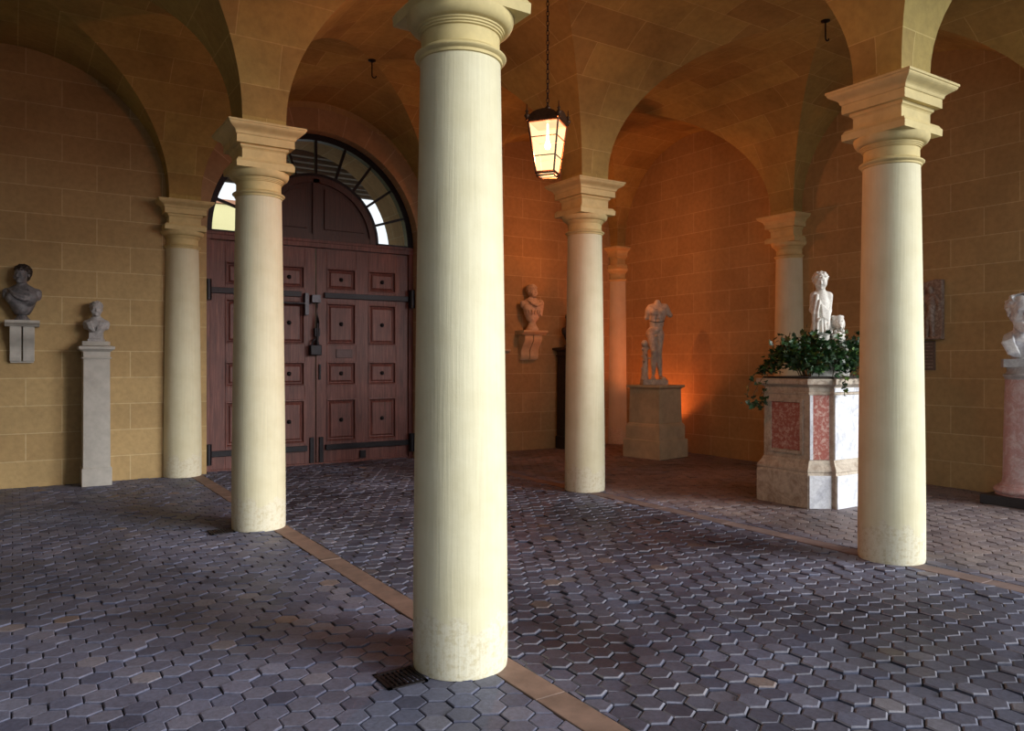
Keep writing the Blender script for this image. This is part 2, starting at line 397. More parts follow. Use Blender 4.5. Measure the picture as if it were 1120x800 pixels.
def build_floor():
    R = .0825; g = .0038; px = math.sqrt(3)*R; py = 1.5*R
    V = []; F = []; tone = []; region = []; darkness = []; edge = []
    def dark_amount(x, y):
        g = lambda cx, cy, rx, ry, a, rot=0: a*math.exp(-(((x-cx)*math.cos(rot)+(y-cy)*math.sin(rot))/rx)**2-((-(x-cx)*math.sin(rot)+(y-cy)*math.cos(rot))/ry)**2)
        v = g(3.45,2.2,.34,1.5,1.25)+g(3.1,3.2,.5,.9,.5)+(.40 if .26 < x < 3.85 else 0)+g(2.6,-.9,1.1,.55,.6,-.4)+g(.7,-.6,.35,.9,.55)+g(2.0,1.2,.9,.5,.3,.5)+g(1.6,5.5,2.2,1.6,.35)+g(-2.5,5.2,2.5,.8,.35)+g(-.5,2.2,.5,.9,.3)  # darker band by the second strip, middle bay and soft patches in paver colour
        v *= .75+.5*math.sin(2.3*x+1.7*y)*math.cos(1.9*y-.8*x)
        return max(0, min(.85, v+rng.normal(0,.07)))
    strips = (.165, L-.05)
    sw = .092
    def clip(poly, x, keep):
        out = []
        for i in range(len(poly)):
            a, b2 = poly[i], poly[(i+1) % len(poly)]
            ia, ib = (a[0]-x)*keep >= 0, (b2[0]-x)*keep >= 0
            if ia: out.append(a)
            if ia != ib:
                t = (x-a[0])/(b2[0]-a[0]); out.append((x, a[1]+t*(b2[1]-a[1])))
        return out
    hexo = [(math.cos(PI/6+PI/3*k), math.sin(PI/6+PI/3*k)) for k in range(6)]
    ny = int((9.0-Y0)/py)+2
    for j in range(-3, ny):
        cy = Y0+j*py
        for i in range(-int(5.5/px), int(8.2/px)+1):
            cx = i*px+(px/2 if j % 2 else 0)
            if cy > Y1+.03 and not (DC-DR+.1 < cx < DC+DR-.1): continue
            if cx > X1+.05: continue
            pol = [(cx+(R-g)*a, cy+(R-g)*b2) for a, b2 in hexo]
            for s in strips:
                if abs(cx-s) < sw+R:
                    keep = 1 if cx >= s else -1
                    pol = clip(pol, s+keep*sw, keep)
            if len(pol) < 3: continue
            ar = 0
            for k in range(len(pol)): ar += pol[k][0]*pol[(k+1)%len(pol)][1]-pol[(k+1)%len(pol)][0]*pol[k][1]
            if abs(ar) < .002: continue
            mx = sum(p[0] for p in pol)/len(pol); my = sum(p[1] for p in pol)/len(pol)
            rg = 1.7 if .2 < cx < 3.9 else 1.0
            dz = rng.normal(0, .0022*rg); tx, ty = rng.normal(0, .02*rg), rng.normal(0, .02*rg); sd = dark_amount(cx, cy)
            zt = lambda p, o: o+dz+tx*(p[0]-mx)+ty*(p[1]-my)
            nn = len(pol); b0 = len(V)
            iq = .88 if .25 < cx < 4 else .925
            ins = [(mx+(p[0]-mx)*iq, my+(p[1]-my)*iq) for p in pol]
            V += [(p[0],p[1],zt(p,0)) for p in ins]
            V += [(p[0],p[1],zt(p,-.006 if .25 < cx < 4 else -.0028)) for p in pol]
            V += [(p[0],p[1],-.03) for p in pol]
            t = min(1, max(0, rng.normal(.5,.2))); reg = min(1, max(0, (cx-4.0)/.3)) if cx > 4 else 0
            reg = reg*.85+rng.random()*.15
            F.append(tuple(range(b0, b0+nn))); tone.append(t); region.append(reg); darkness.append(sd); edge.append(0)
            edge_glint = (.06+.4*rng.random()) if .25 < cx < 4 else .04  # light caught on the bevels, painted as paler edge colour, mostly in middle bay
            for k in range(nn):
                k2 = (k+1) % nn
                F.append((b0+k, b0+nn+k, b0+nn+k2, b0+k2)); tone.append(t); region.append(reg); darkness.append(sd*.4); edge.append(edge_glint)
                F.append((b0+nn+k, b0+2*nn+k, b0+2*nn+k2, b0+nn+k2)); tone.append(t*.5); region.append(reg); darkness.append(sd); edge.append(0)
    nf = len(F)
    b0 = len(V)
    V += [(-8.6,-4.6,-.016),(8.6,-4.6,-.016),(8.6,9.6,-.016),(-8.6,9.6,-.016)]
    F.append((b0,b0+1,b0+2,b0+3)); tone.append(0); region.append(0); darkness.append(0); edge.append(0)
    me = bpy.data.meshes.new('floor'); me.from_pydata(V, [], F)
    me.materials.append(M['paver']); me.materials.append(M['joint'])
    me.polygons[nf].material_index = 1
    for nm, d in (('tone',tone),('region',region),('darkness',darkness),('edge',edge)):
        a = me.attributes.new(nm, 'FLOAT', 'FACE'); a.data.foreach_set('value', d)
    o = bpy.data.objects.new('floor', me); COL.objects.link(o); tag(o, kind='structure')
    for k, s in enumerate(strips):
        mb = MB(); y = Y0
        while y < Y1-.01:
            l = .9+rng.random()*.4; y2 = min(y+l, Y1)
            mb.box(s-sw+.006, s+sw-.006, y+.003, y2-.003, -.03, .001+rng.normal(0,.001)); y = y2
        tag(mb.build('trim_%d' % (k+1), M['strip'] if k == 0 else M['strip_pink'], bevel=.004), kind='structure')
    mb = MB(); mb.box(-60, 60, -60, 60, -.3, -.032)
    tag(mb.build('ground', M['ground']), kind='structure')
build_floor()

# ------------------------------------------------------------------ columns
def arc(r0, z0, r1, z1, n=6, bulge=1):
    """quarter-round between two profile points"""
    return [(r0+(r1-r0)*(math.sin(t) if bulge > 0 else 1-math.cos(t)), z0+(z1-z0)*(1-math.cos(t) if bulge > 0 else math.sin(t))) for t in [PI/2*i/n for i in range(n+1)]]
def column(loc, label, ang=(0, 2*PI), lim=(-9,9,-9,9)):
    t = empty('column', loc, 0, label, 'column', 'stone columns carrying the vaults')
    kw = dict(n=64 if ang[1]-ang[0] > 6 else 32, a0=ang[0], a1=ang[1])
    prof = [(.246,0),(.250,.03),(.250,.25)]
    for i in range(1, 13):
        u = i/12; prof.append((.250-.037*u**1.35, .25+2.89*u))
    prof.append((.213,3.165))
    mb = MB(); mb.lathe(prof, **kw); mb.build('shaft', M['column'], t, 40)
    ring = [(.213,3.165),(.222,3.168),(.224,3.18)]+[(.224+.020*math.sin(PI*i/10), 3.182+.034*i/10) for i in range(11)]+[(.218,3.218),(.211,3.226)]
    mb = MB(); mb.lathe(ring, **kw); mb.build('collar', M['capital'], t, 50)
    ech = [(.208,3.226),(.208,3.305),(.218,3.308),(.218,3.316),(.226,3.319),(.226,3.328),(.234,3.331),(.234,3.340)]+arc(.238,3.342,.283,3.408,8)
    ech = [(.208,3.226),(.208,3.305),(.218,3.308),(.218,3.316),(.226,3.319),(.226,3.328),(.234,3.331),(.234,3.340)]+[(.238+.046*math.sin(PI/2*i/8), 3.342+.066*(1-math.cos(PI/2*i/8))) for i in range(9)]
    mb = MB(); mb.lathe(ech, **kw); mb.build('capital', M['capital'], t, 40)
    mb = MB(); mb.rectstack([(.268,3.408),(.270,3.462),(.262,3.472),(.250,3.492)], lim); mb.build('plinth', M['capital'], t)
    mb = MB(); mb.rectstack([(.208,3.492),(.205,3.50),(.205,3.585),(.212,3.597),(.224,3.606),(.226,3.630)], lim); mb.build('block', M['capital'], t)
    cy = [(.268,3.630),(.268,3.702),(.276,3.706),(.280,3.716)]+[(.280+.072*(u-math.sin(2*PI*u)/(2*PI)*.9), 3.716+.078*u) for u in [i/8 for i in range(1,9)]]+[(.360,3.797),(.360,3.815)]
    mb = MB(); mb.rectstack(cy, lim); mb.build('cornice', M['capital'], t)
    return t
column((0,0,0), 'large cream column nearest the viewer, in the middle of the arcade')
column((0,L,0), 'cream free-standing column in front of the wooden door')
column((L,L,0), 'yellowish column right beside the lit hanging lantern')
column((L,0,0), 'cream column on the right, half hiding the marble planter')
column((0,Y1,0), 'half column against the back wall at the left jamb of the door', (PI,2*PI), (-9,9,-9,0))
column((L,Y1,0), 'half column right of the door, almost wholly behind the nearest column', (PI,2*PI), (-9,9,-9,0))
column((X1,L,0), 'half column on the right wall behind the boy statue', (PI/2,3*PI/2), (-9,0,-9,9))
column((X1,Y1,0), 'quarter column in the far corner behind the headless statue', (PI,1.5*PI), (-9,0,-9,0))

# ------------------------------------------------------------------ door and fanlight
YD = 8.20
def door():
    root = empty('door_1', (DC, YD, 0), kind='structure')
    mb = MB()
    for sx in (-1,1):
        a, b2 = sorted((sx*1.58, sx*1.655)); mb.box(a, b2, -.04, .12, 0, 3.50)
    mb.box(-1.655, 1.655, -.03, .14, -.02, .022); mb.box(-1.655, 1.655, -.05, .12, 3.385, 3.50); mb.box(-1.655, 1.655, -.065, .12, 3.455, 3.50)
    mb.build('door_frame', M['wood'], root, bevel=.006)
    cols = ((.175,.66),(.875,1.36)); rows = ((2.73,3.08),(1.87,2.53),(1.23,1.60),(.34,1.01))
    for sx in (-1, 1):
        X = lambda a, b2: sorted((sx*a, sx*b2))
        mb = MB()
        xb = [.008,.175,.66,.875,1.36,1.575]
        for a, b2 in ((xb[0],xb[1]),(xb[2],xb[3]),(xb[4],xb[5])):
            p = X(a,b2); mb.box(p[0],p[1],0,.07,.02,3.38)
        zr = [.02,.34,1.01,1.23,1.60,1.87,2.53,2.73,3.08,3.38]
        for c0, c1 in cols:
            for k in range(0, 10, 2):
                p = X(c0,c1); mb.box(p[0],p[1],.001,.069,zr[k],zr[k+1])
        lf = mb.build('door_leaf', M['wood'], root, bevel=.004)
        for c0, c1 in cols:
            for z0, z1 in rows:
                p = X(c0,c1); mb = MB()
                # bolection moulding sloping into a raised field
                def ring(i, y): return [(p[0]+i,y,z0+i),(p[1]-i,y,z0+i),(p[1]-i,y,z1-i),(p[0]+i,y,z1-i)]
                lv = [ring(0,-.012),ring(.018,-.014),ring(.034,.022),ring(.05,.026),ring(.075,.008)]
                for a, b2 in zip(lv, lv[1:]):
                    for k in range(4): mb.poly([a[k],a[(k+1)%4],b2[(k+1)%4],b2[k]])
                mb.poly(lv[-1]); 
                a = ring(0,-.012); b2 = ring(0,.03)
                for k in range(4): mb.poly([b2[k],b2[(k+1)%4],a[(k+1)%4],a[k]])
                pn = mb.build('panel', M['wood'], lf)
                mb = MB(); cx, cz = (p[0]+p[1])/2, (z0+z1)/2
                mb.lathe([(.034,0),(.034,.010),(.020,.028),(.0,.034)], 10, M=Matrix.Translation((cx,.008,cz)) @ Matrix.Rotation(PI/2,4,'X'))
                mb.build('stud', M['iron'], pn, 40)
    # iron furniture
    def bar(name, x0, x1, z0, z1, y0=-.045, y1=.0, mat='iron', b=.004):
        mb = MB(); mb.box(x0,x1,y0,y1,z0,z1); return mb.build(name, M[mat], root, bevel=b)
    for sx in (-1, 1):
        for zc, inn in ((2.645,.13 if sx > 0 else .24),(.255,.15)):
            p = sorted((sx*inn, sx*1.60))
            s = bar('strap_hinge', p[0], p[1], zc-.042, zc+.042, -.05, -.002)
            mb = MB(); mb.lathe([(.0,-.15),(.05,-.15),(.05,.15),(.0,.15)], 14, c=(sx*1.615,-.075,zc)); mb.build('knuckle', M['iron'], s, 40)
    mb = MB(); mb.tube([(-1.2,-.085,2.50),(-.10,-.085,2.50)], .016, 10); mb.box(-.20,-.14,-.10,-.0,2.32,2.66); mb.box(-.09,.05,-.10,-.0,2.52,2.64)
    mb.build('sliding_bolt', M['iron_worn'], root, 40, .003)
    mb = MB(); mb.tube([(.0,-.06,2.60),(.005,-.08,2.2),(-.01,-.07,1.86)], .026, 10); mb.box(-.04,.04,-.09,-.0,2.0,2.12)
    mb.build('drop_bar', M['iron'], root, 40)
    pd = bar('padlock', -.12, .06, 1.70, 1.86, -.12, -.02, 'iron', .012)
    mb = MB(); mb.tube([(-.08+.10*(0.5-.5*math.cos(PI*i/10)), -.07, 1.86+.09*math.sin(PI*i/10)) for i in range(11)], .014, 8); mb.build('shackle', M['iron'], pd, 60)
    bar('floor_bolt', -.10, -.035, .02, .42, -.03, 0); bar('floor_bolt', .05, .115, .02, .42, -.03, 0)
    bar('letter_plate', .33, .60, 1.66, 1.80, -.012, .0, 'plaque'); bar('pull_handle', .135-.09, .165-.09, 1.32, 1.56, -.03, 0, 'iron')
    bar('stop_block', .72, .82, .05, .17, -.04, 0)
    # semicircular wooden tympanum standing on the transom
    def sector(mb, r0, r1, y0, y1, n=40, a0=0, a1=PI, z=3.50):
        for i in range(n):
            a, b2 = a0+(a1-a0)*i/n, a0+(a1-a0)*(i+1)/n
            P = lambda r, t, y: (r*math.cos(t), y, z+r*math.sin(t))
            q = [P(r0,a,y0),P(r1,a,y0),P(r1,b2,y0),P(r0,b2,y0)]; q2 = [P(r0,a,y1),P(r1,a,y1),P(r1,b2,y1),P(r0,b2,y1)]
            mb.poly(q); mb.poly(q2[::-1]); mb.poly([q[1],q2[1],q2[2],q[2]]); mb.poly([q[0],q[3],q2[3],q2[0]])
    mb = MB(); sector(mb, .0, .98, .02, .07); mb.box(-.05,.05,-.02,.03,3.50,4.46); 
    sector(mb, .90, 1.0, -.02, .07)
    mb.box(-.93,.93,-.01,.03,3.50,3.60)
    ty = mb.build('tympanum', M['wood_dark'], root)
    for sx in (-1,1):
        mb = MB(); p = [(sx*.14,3.68),(sx*.80,3.68),(sx*.66,4.02),(sx*.42,4.24),(sx*.14,4.32)]
        mb.extrude(p if sx > 0 else p[::-1], -.005, .02); mb.build('tympanum_panel', M['wood_dark'], ty, bevel=.006)
    # fanlight
    w = empty('window_1', (DC, YD, 0), kind='structure')
    mb = MB(); sector(mb, 1.555, 1.66, -.04, .08, 56); sector(mb, 1.0, 1.04, -.03, .06, 48); mb.box(-1.655,-1.0,-.03,.06,3.50,3.53); mb.box(1.0,1.655,-.03,.06,3.50,3.53)
    mb.build('window_frame', M['iron'], w)
    for k in range(1, 10):
        a = PI*k/10; mb = MB()
        mb.box(1.02,1.58,-.02,.03,-.019,.019, M=Matrix.Translation((0,0,3.50)) @ Matrix.Rotation(-a,4,'Y')); mb.build('glazing_bar', M['iron'], w)
    for k in range(10):
        mb = MB(); a0, a1 = PI*k/10+.004, PI*(k+1)/10-.004; n = 5
        for i in range(n):
            a, b2 = a0+(a1-a0)*i/n, a0+(a1-a0)*(i+1)/n
            P = lambda r, t: (r*math.cos(t), .005, 3.50+r*math.sin(t))
            mb.poly([P(1.03,a),P(1.565,a),P(1.565,b2),P(1.03,b2)])
        mb.build('pane', M['glass'], w)
door()

# ------------------------------------------------------------------ beyond the fanlight
mb = MB(); mb.box(-4.5, 6.5, Y1+1.16, 12.4, 5.25, 5.45)
for k in range(8): mb.box(-4.5, 6.5, 9.5+.38*k, 9.62+.38*k, 5.15, 5.25)
tag(mb.build('porch_roof', M['porch_grey']), 'grey beamed porch ceiling seen through the fanlight over the door', 'roof')
b_ = empty('house', (-1, 17, 0), 0, 'pale yellow house seen through the left end of the fanlight', 'house')
mb = MB(); mb.box(-8,4.6,0,4,-.3,5.7); mb.build('facade', M['yellow_render'], b_)
mb = MB(); mb.extrude([(-.06,5.65),(-.06,5.76),(2,5.95),(4.06,5.76),(4.06,5.65)], -8.3, 4.9, 'x'); mb.build('roof', M['roof_tile'], b_)
def leaf_cloud(center, rad, n, size, mats, seed):
    r = np.random.default_rng(seed); mb = MB()
    for _ in range(n):
        d = r.normal(size=3); d /= np.linalg.norm(d); p = np.array(center)+d*np.array(rad)*r.random()**.45
        q = Matrix.Translation(Vector(p)) @ Matrix.Rotation(r.random()*6.3,4,'Z') @ Matrix.Rotation(r.normal()*.8,4,'X')
        s = size*(.6+.8*r.random())
        mb.mesh([(0,-s,0),(s*.5,0,s*.1),(0,s,0),(-s*.5,0,s*.1)], [(0,1,2),(0,2,3)], 0, q)
    return mb
t_ = empty('tree', (8.6, 16.5, -.03), 0, 'small tree outside, its top showing at the right foot of the fanlight', 'tree')
leaf_cloud((0,0,4.6),(1.2,1.0,1.1),700,.13,None,3).build('crown', M['tree_leaf'], t_)
mb = MB(); mb.tube([(0,0,-.1),(.1,0,2),(0,.05,4.2)], [.16,.12,.05], 10); mb.tube([(.08,0,2.6),(-.5,.1,4.4)], [.07,.03], 8); mb.build('trunk', M['stem'], t_, 60)

# ------------------------------------------------------------------ lanterns
def lantern(x, y, yaw, label, power, dz=0, ztop=5.59):
    ztop -= dz; t = empty('lantern', (x, y, dz), yaw, label, 'lantern', 'iron lanterns hanging from the vaults')
    zb, zt, wb, wt = 3.275, 3.715, .082, .138
    W = lambda z: wb+(wt-wb)*(z-zb)/(zt-zb)
    mb = MB()
    for sx, sy in ((1,1),(-1,1),(-1,-1),(1,-1)): mb.tube([(sx*wb,sy*wb,zb),(sx*wt,sy*wt,zt)], .009, 6)
    zr = [zt-.31*(zt-zb), zt-.68*(zt-zb)]
    for z in zr+[zb+.0, zt]:
        w = W(z); r = .0045 if z in zr else .010
        for a, b2 in (((-w,-w),(w,-w)),((w,-w),(w,w)),((w,w),(-w,w)),((-w,w),(-w,-w))): mb.tube([(*a,z),(*b2,z)], r, 6)
    for a, b2 in (((-wb,-wb),(wb,-wb)),((wb,-wb),(wb,wb)),((wb,wb),(-wb,wb)),((-wb,wb),(-wb,-wb))):
        mb.tube([(*a,zb-.004),(*b2,zb-.004)], .012, 6); mb.tube([(a[0]*.95,a[1]*.95,zb-.03),(b2[0]*.95,b2[1]*.95,zb-.03)], .007, 6)
    mb.build('frame', M['lantern_iron'], t)
    zz = [zb+.008, zr[1], zr[0], zt-.008]
    for q in range(4):
        R = Matrix.Rotation(q*PI/2, 4, 'Z')
        for k in range(3):
            z0, z1 = zz[k]+.004, zz[k+1]-.004; a, b2 = W(z0)-.006, W(z1)-.006
            pm = MB(); pm.mesh([(-a,-a,z0),(a,-a,z0),(b2,-b2,z1),(-b2,-b2,z1)], [(0,1,2,3)], 0, R); pm.build('pane', M['pane'], t)
    pm = MB(); w = wb-.01; pm.poly([(-w,-w,zb-.02),(-w,w,zb-.02),(w,w,zb-.02),(w,-w,zb-.02)]); pm.build('bottom_pane', M['pane'], t)
    # roof: cornice, ogee crown, pierced crests and corner finials
    mb = MB(); mb.rectstack([(wt+.006,zt),(wt+.014,zt+.012),(wt+.014,zt+.026),(wt-.01,zt+.032),(wt-.05,zt+.055),(.055,zt+.082),(.04,zt+.105),(.034,zt+.12),(.018,zt+.128)])
    rf = mb.build('roof', M['lantern_iron'], t)
    for q in range(4):
        R = Matrix.Rotation(q*PI/2, 4, 'Z'); mb = MB(); w = wt+.004
        o = [(-w,0),(w,0)]
        for i in range(11): 
            u = 1-i/10*2; o.append((w*u*.92, .022+.055*(1-u*u)**.7))
        mb.extrude([(a, zt+.02+b2) for a, b2 in o], -w-.004, -w+.004, 'y', 0, R); mb.build('crest', M['lantern_iron'], rf)
        mb = MB(); mb.lathe([(.0,-.02),(.016,-.015),(.010,.0),(.024,.022),(.024,.03),(.008,.05),(.016,.066),(.006,.08),(.004,.125),(0,.13)], 10, c=(wt+.008,wt+.008,zt+.02), M=R); mb.build('finial', M['lantern_iron'], rf, 50)
    mb = MB(); mb.lathe([(.0,.0),(.022,.004),(.026,.02),(.012,.035),(.008,.05),(0,.052)], 12, c=(0,0,zt+.125))
    mb.build('crown_knob', M['lantern_iron'], rf, 50)
    mb = MB(); z = zt+.165; i = 0
    while z < ztop-.03:
        pts = [(.011*math.cos(a), 0, z+.026*math.sin(a)) for a in [2*PI*k/10 for k in range(10)]]
        if i % 2: pts = [(0, p[0], p[2]) for p in pts]
        mb.tube(pts, .0042, 5, closed=True); z += .043; i += 1
    mb.build('chain', M['iron'], t, 60)
    mb = MB(); mb.lathe([(0,-.05),(.012,-.05),(.012,-.02),(.045,-.012),(.05,.012)], 16, c=(0,0,ztop)); mb.build('ceiling_hook', M['iron'], t, 50)
    mb = MB(); mb.lathe([(0,-.035),(.02,-.028),(.03,0),(.02,.03),(.013,.05),(.013,.10),(0,.102)], 14, c=(0,0,3.52)); mb.tube([(0,0,3.61),(0,0,3.73)], .008, 6)
    bu = mb.build('bulb', M['bulb'], t, 60); bu.visible_shadow = True
    ld = bpy.data.lights.new('lantern_light', 'POINT'); ld.energy = power; ld.color = (1.0,.30,.11); ld.shadow_soft_size = .033
    lo = bpy.data.objects.new('lamp', ld); COL.objects.link(lo); lo.parent = t; lo.location = (0,0,3.45)
    return t
P1 = 100
lantern(2, 2, math.radians(37), 'lit iron lantern on a chain beside the near column', P1)
lantern(5.76, 6.22, math.radians(20), 'lit iron lantern hidden behind the column right of the other lantern', 70)
def uplight(x, y):
    t = empty('uplight', (x,y,0), 0, 'small floor lamp hidden behind the stepped pedestal, throwing orange light up the wall', 'lamp')
    mb = MB(); mb.lathe([(.07,0),(.07,.02),(.085,.03),(.085,.20),(.078,.20),(.078,.05),(0,.05)], 24); mb.build('housing', M['iron'], t, 40)
    mb = MB(); mb.lathe([(0,.055),(.02,.06),(.024,.085),(0,.10)], 14); mb.build('bulb', M['bulb'], t, 50)
    ld = bpy.data.lights.new('uplight_lamp', 'SPOT'); ld.energy = 130; ld.color = (1.0,.20,.05); ld.spot_size = math.radians(120); ld.spot_blend = .35; ld.shadow_soft_size = .03
    lo = bpy.data.objects.new('lamp', ld); COL.objects.link(lo); lo.parent = t; lo.location = (0,0,.13); lo.rotation_euler = (PI,0,0)
uplight(7.50, 6.62)
for x, y, lab in ((2,6,'small iron ceiling hook on the dark vault in front of the door arch'),(6,2,'small iron ceiling hook on the vault above the marble planter')):
    o = empty('ceiling_hook', (x,y,5.6), 0, lab, 'hook', 'empty lamp hooks in the vaults')
    mb = MB(); mb.lathe([(0,-.03),(.02,-.024),(.05,-.012),(.055,.01)], 20); mb.build('rose', M['iron'], o, 50)
    mb = MB(); mb.tube([(0,0,-.02),(0,0,-.20)]+[(.03-.03*math.cos(a),0,-.20-.03*math.sin(a)) for a in [PI*k/8 for k in range(1,9)]], .009, 8); mb.build('hook', M['iron'], o, 60)

# ------------------------------------------------------------------ signed-distance sculpting
class Field:
    def __init__(s, lo, hi, h):
        s.lo = np.array(lo, float); s.h = h; s.n = np.ceil((np.array(hi)-s.lo)/h).astype(int)+1
        s.ax = [s.lo[i]+h*np.arange(s.n[i]) for i in range(3)]
        s.f = np.full(s.n, .2, dtype=np.float32)
    def _sub(s, lo, hi):
        a = np.clip(np.floor((np.array(lo)-s.lo)/s.h).astype(int), 0, s.n); b2 = np.clip(np.ceil((np.array(hi)-s.lo)/s.h).astype(int)+1, 0, s.n)
        sl = tuple(slice(i,j) for i,j in zip(a,b2))
        return sl, np.meshgrid(s.ax[0][sl[0]], s.ax[1][sl[1]], s.ax[2][sl[2]], indexing='ij')
    def op(s, fn, lo, hi, k, mode):
        mg = k+3*s.h+.02
        sl, P = s._sub(np.array(lo)-mg, np.array(hi)+mg)
        if P[0].size == 0: return
        d = fn(*P); f = s.f[sl]
        if mode == 'sub': d = -d; a, b2 = -f, -d
        else: a, b2 = f, d
        if k > 0:
            hh = np.maximum(k-np.abs(a-b2), 0)/k; r = np.minimum(a, b2)-hh*hh*k*.25
        else: r = np.minimum(a, b2)
        s.f[sl] = -r if mode == 'sub' else r
    def ell(s, c, r, k=.02, mode='add', R=None):
        c = np.array(c, float); r = np.array(r, float); R = None if R is None else np.array(R)
        def fn(X,Y,Z):
            x,y,z = X-c[0],Y-c[1],Z-c[2]
            if R is not None: x,y,z = (R[0,i]*x+R[1,i]*y+R[2,i]*z for i in range(3))
            k0 = np.sqrt((x/r[0])**2+(y/r[1])**2+(z/r[2])**2); k1 = np.sqrt((x/r[0]**2)**2+(y/r[1]**2)**2+(z/r[2]**2)**2)+1e-9
            return k0*(k0-1)/k1
        m = r.max() if R is not None else r
        s.op(fn, c-m, c+m, k, mode)
    def sph(s, c, r, k=.02, mode='add'): s.ell(c, (r,r,r), k, mode)
    def cap(s, a, b2, r0, r1=None, k=.02, mode='add', sq=(1,1,1)):
        a = np.array(a,float); b2 = np.array(b2,float); r1 = r0 if r1 is None else r1; d = b2-a; L2 = d@d+1e-12; q = np.array(sq)
        def fn(X,Y,Z):
            t = np.clip(((X-a[0])*d[0]+(Y-a[1])*d[1]+(Z-a[2])*d[2])/L2, 0, 1)
            return np.sqrt(((X-a[0]-t*d[0])/q[0])**2+((Y-a[1]-t*d[1])/q[1])**2+((Z-a[2]-t*d[2])/q[2])**2)-(r0+(r1-r0)*t)
        m = max(r0,r1)*q.max()
        s.op(fn, np.minimum(a,b2)-m, np.maximum(a,b2)+m, k, mode)
    def chain(s, pts, rs, k=.02, mode='add'):
        for i in range(len(pts)-1): s.cap(pts[i], pts[i+1], rs[i], rs[i+1], k, mode)
    def box(s, lo, hi, rad=.005, k=0, mode='add'):
        lo = np.array(lo,float); hi = np.array(hi,float); c = (lo+hi)/2; e = (hi-lo)/2-rad
        def fn(X,Y,Z):
            x,y,z = np.abs(X-c[0])-e[0],np.abs(Y-c[1])-e[1],np.abs(Z-c[2])-e[2]
            return np.sqrt(np.maximum(x,0)**2+np.maximum(y,0)**2+np.maximum(z,0)**2)+np.minimum(np.maximum(x,np.maximum(y,z)),0)-rad
        s.op(fn, lo, hi, k, mode)
    def half(s, n, d, k=.01):
        """remove everything where n.p > d"""
        n = np.array(n,float); P = np.meshgrid(*s.ax, indexing='ij')
        s.f = np.maximum(s.f, (n[0]*P[0]+n[1]*P[1]+n[2]*P[2]-d).astype(np.float32))
    def surf(s):
        f = s.f; f = np.pad(f, 1, constant_values=.2); lo = s.lo-s.h
        neg = f < 0; nx,ny,nz = f.shape
        cnt = np.zeros((nx-1,ny-1,nz-1)); acc = np.zeros((nx-1,ny-1,nz-1,3))
        cs = [(i,j,k) for i in (0,1) for j in (0,1) for k in (0,1)]
        S = lambda A, c: A[c[0]:nx-1+c[0], c[1]:ny-1+c[1], c[2]:nz-1+c[2]]
        for a in cs:
            for ax in range(3):
                if a[ax]: continue
                b2 = list(a); b2[ax] = 1; b2 = tuple(b2)
                fa, fb = S(f,a), S(f,b2); cr = S(neg,a) != S(neg,b2)
                t = np.where(cr, fa/np.where(cr, fa-fb, 1), 0)
                for d in range(3): acc[...,d] += np.where(cr, a[d]+(t if d == ax else 0), 0)
                cnt += cr
        act = cnt > 0; idx = np.full(act.shape, -1); idx[act] = np.arange(act.sum())
        ii = np.argwhere(act); v = lo+s.h*(ii+acc[act]/cnt[act][:,None])
        faces = []
        for ax in range(3):
            u, w = [(1,2),(2,0),(0,1)][ax]
            A = np.swapaxes(neg,0,0)
            sl0 = [slice(1,-1)]*3; sl1 = [slice(1,-1)]*3; sl0[ax] = slice(0,-1); sl1[ax] = slice(1,None)
            e0, e1 = neg[tuple(sl0)], neg[tuple(sl1)]
            off = np.array([1,1,1]); off[ax] = 0
            for flip, msk in ((0, e0 & ~e1), (1, ~e0 & e1)):
                p = np.argwhere(msk)+off
                if len(p) == 0: continue
                du = np.zeros(3,int); du[u] = 1; dw = np.zeros(3,int); dw[w] = 1
                q = [idx[tuple((p-o).T)] for o in (du+dw, dw, 0*du, du)]
                q = np.stack(q,1)
                faces.append(q[:,::-1] if flip else q)
        return v, np.concatenate(faces)
    def build(s, name, mat, parent, relax=1):
        v, f = s.surf()
        # light relaxation removes the voxel stair-steps
        for _ in range(relax):
            acc = np.zeros_like(v); cn = np.zeros(len(v))
            for k in range(4):
                a, b2 = f[:,k], f[:,(k+1)%4]
                np.add.at(acc, a, v[b2]); np.add.at(acc, b2, v[a]); np.add.at(cn, a, 1); np.add.at(cn, b2, 1)
            v = v*.5+.5*acc/np.maximum(cn,1)[:,None]
        me = bpy.data.meshes.new(name); me.from_pydata(v.tolist(), [], f.tolist()); me.materials.append(mat)
        me.polygons.foreach_set('use_smooth', [True]*len(me.polygons))
        o = bpy.data.objects.new(name, me); COL.objects.link(o); o.parent = parent; return o

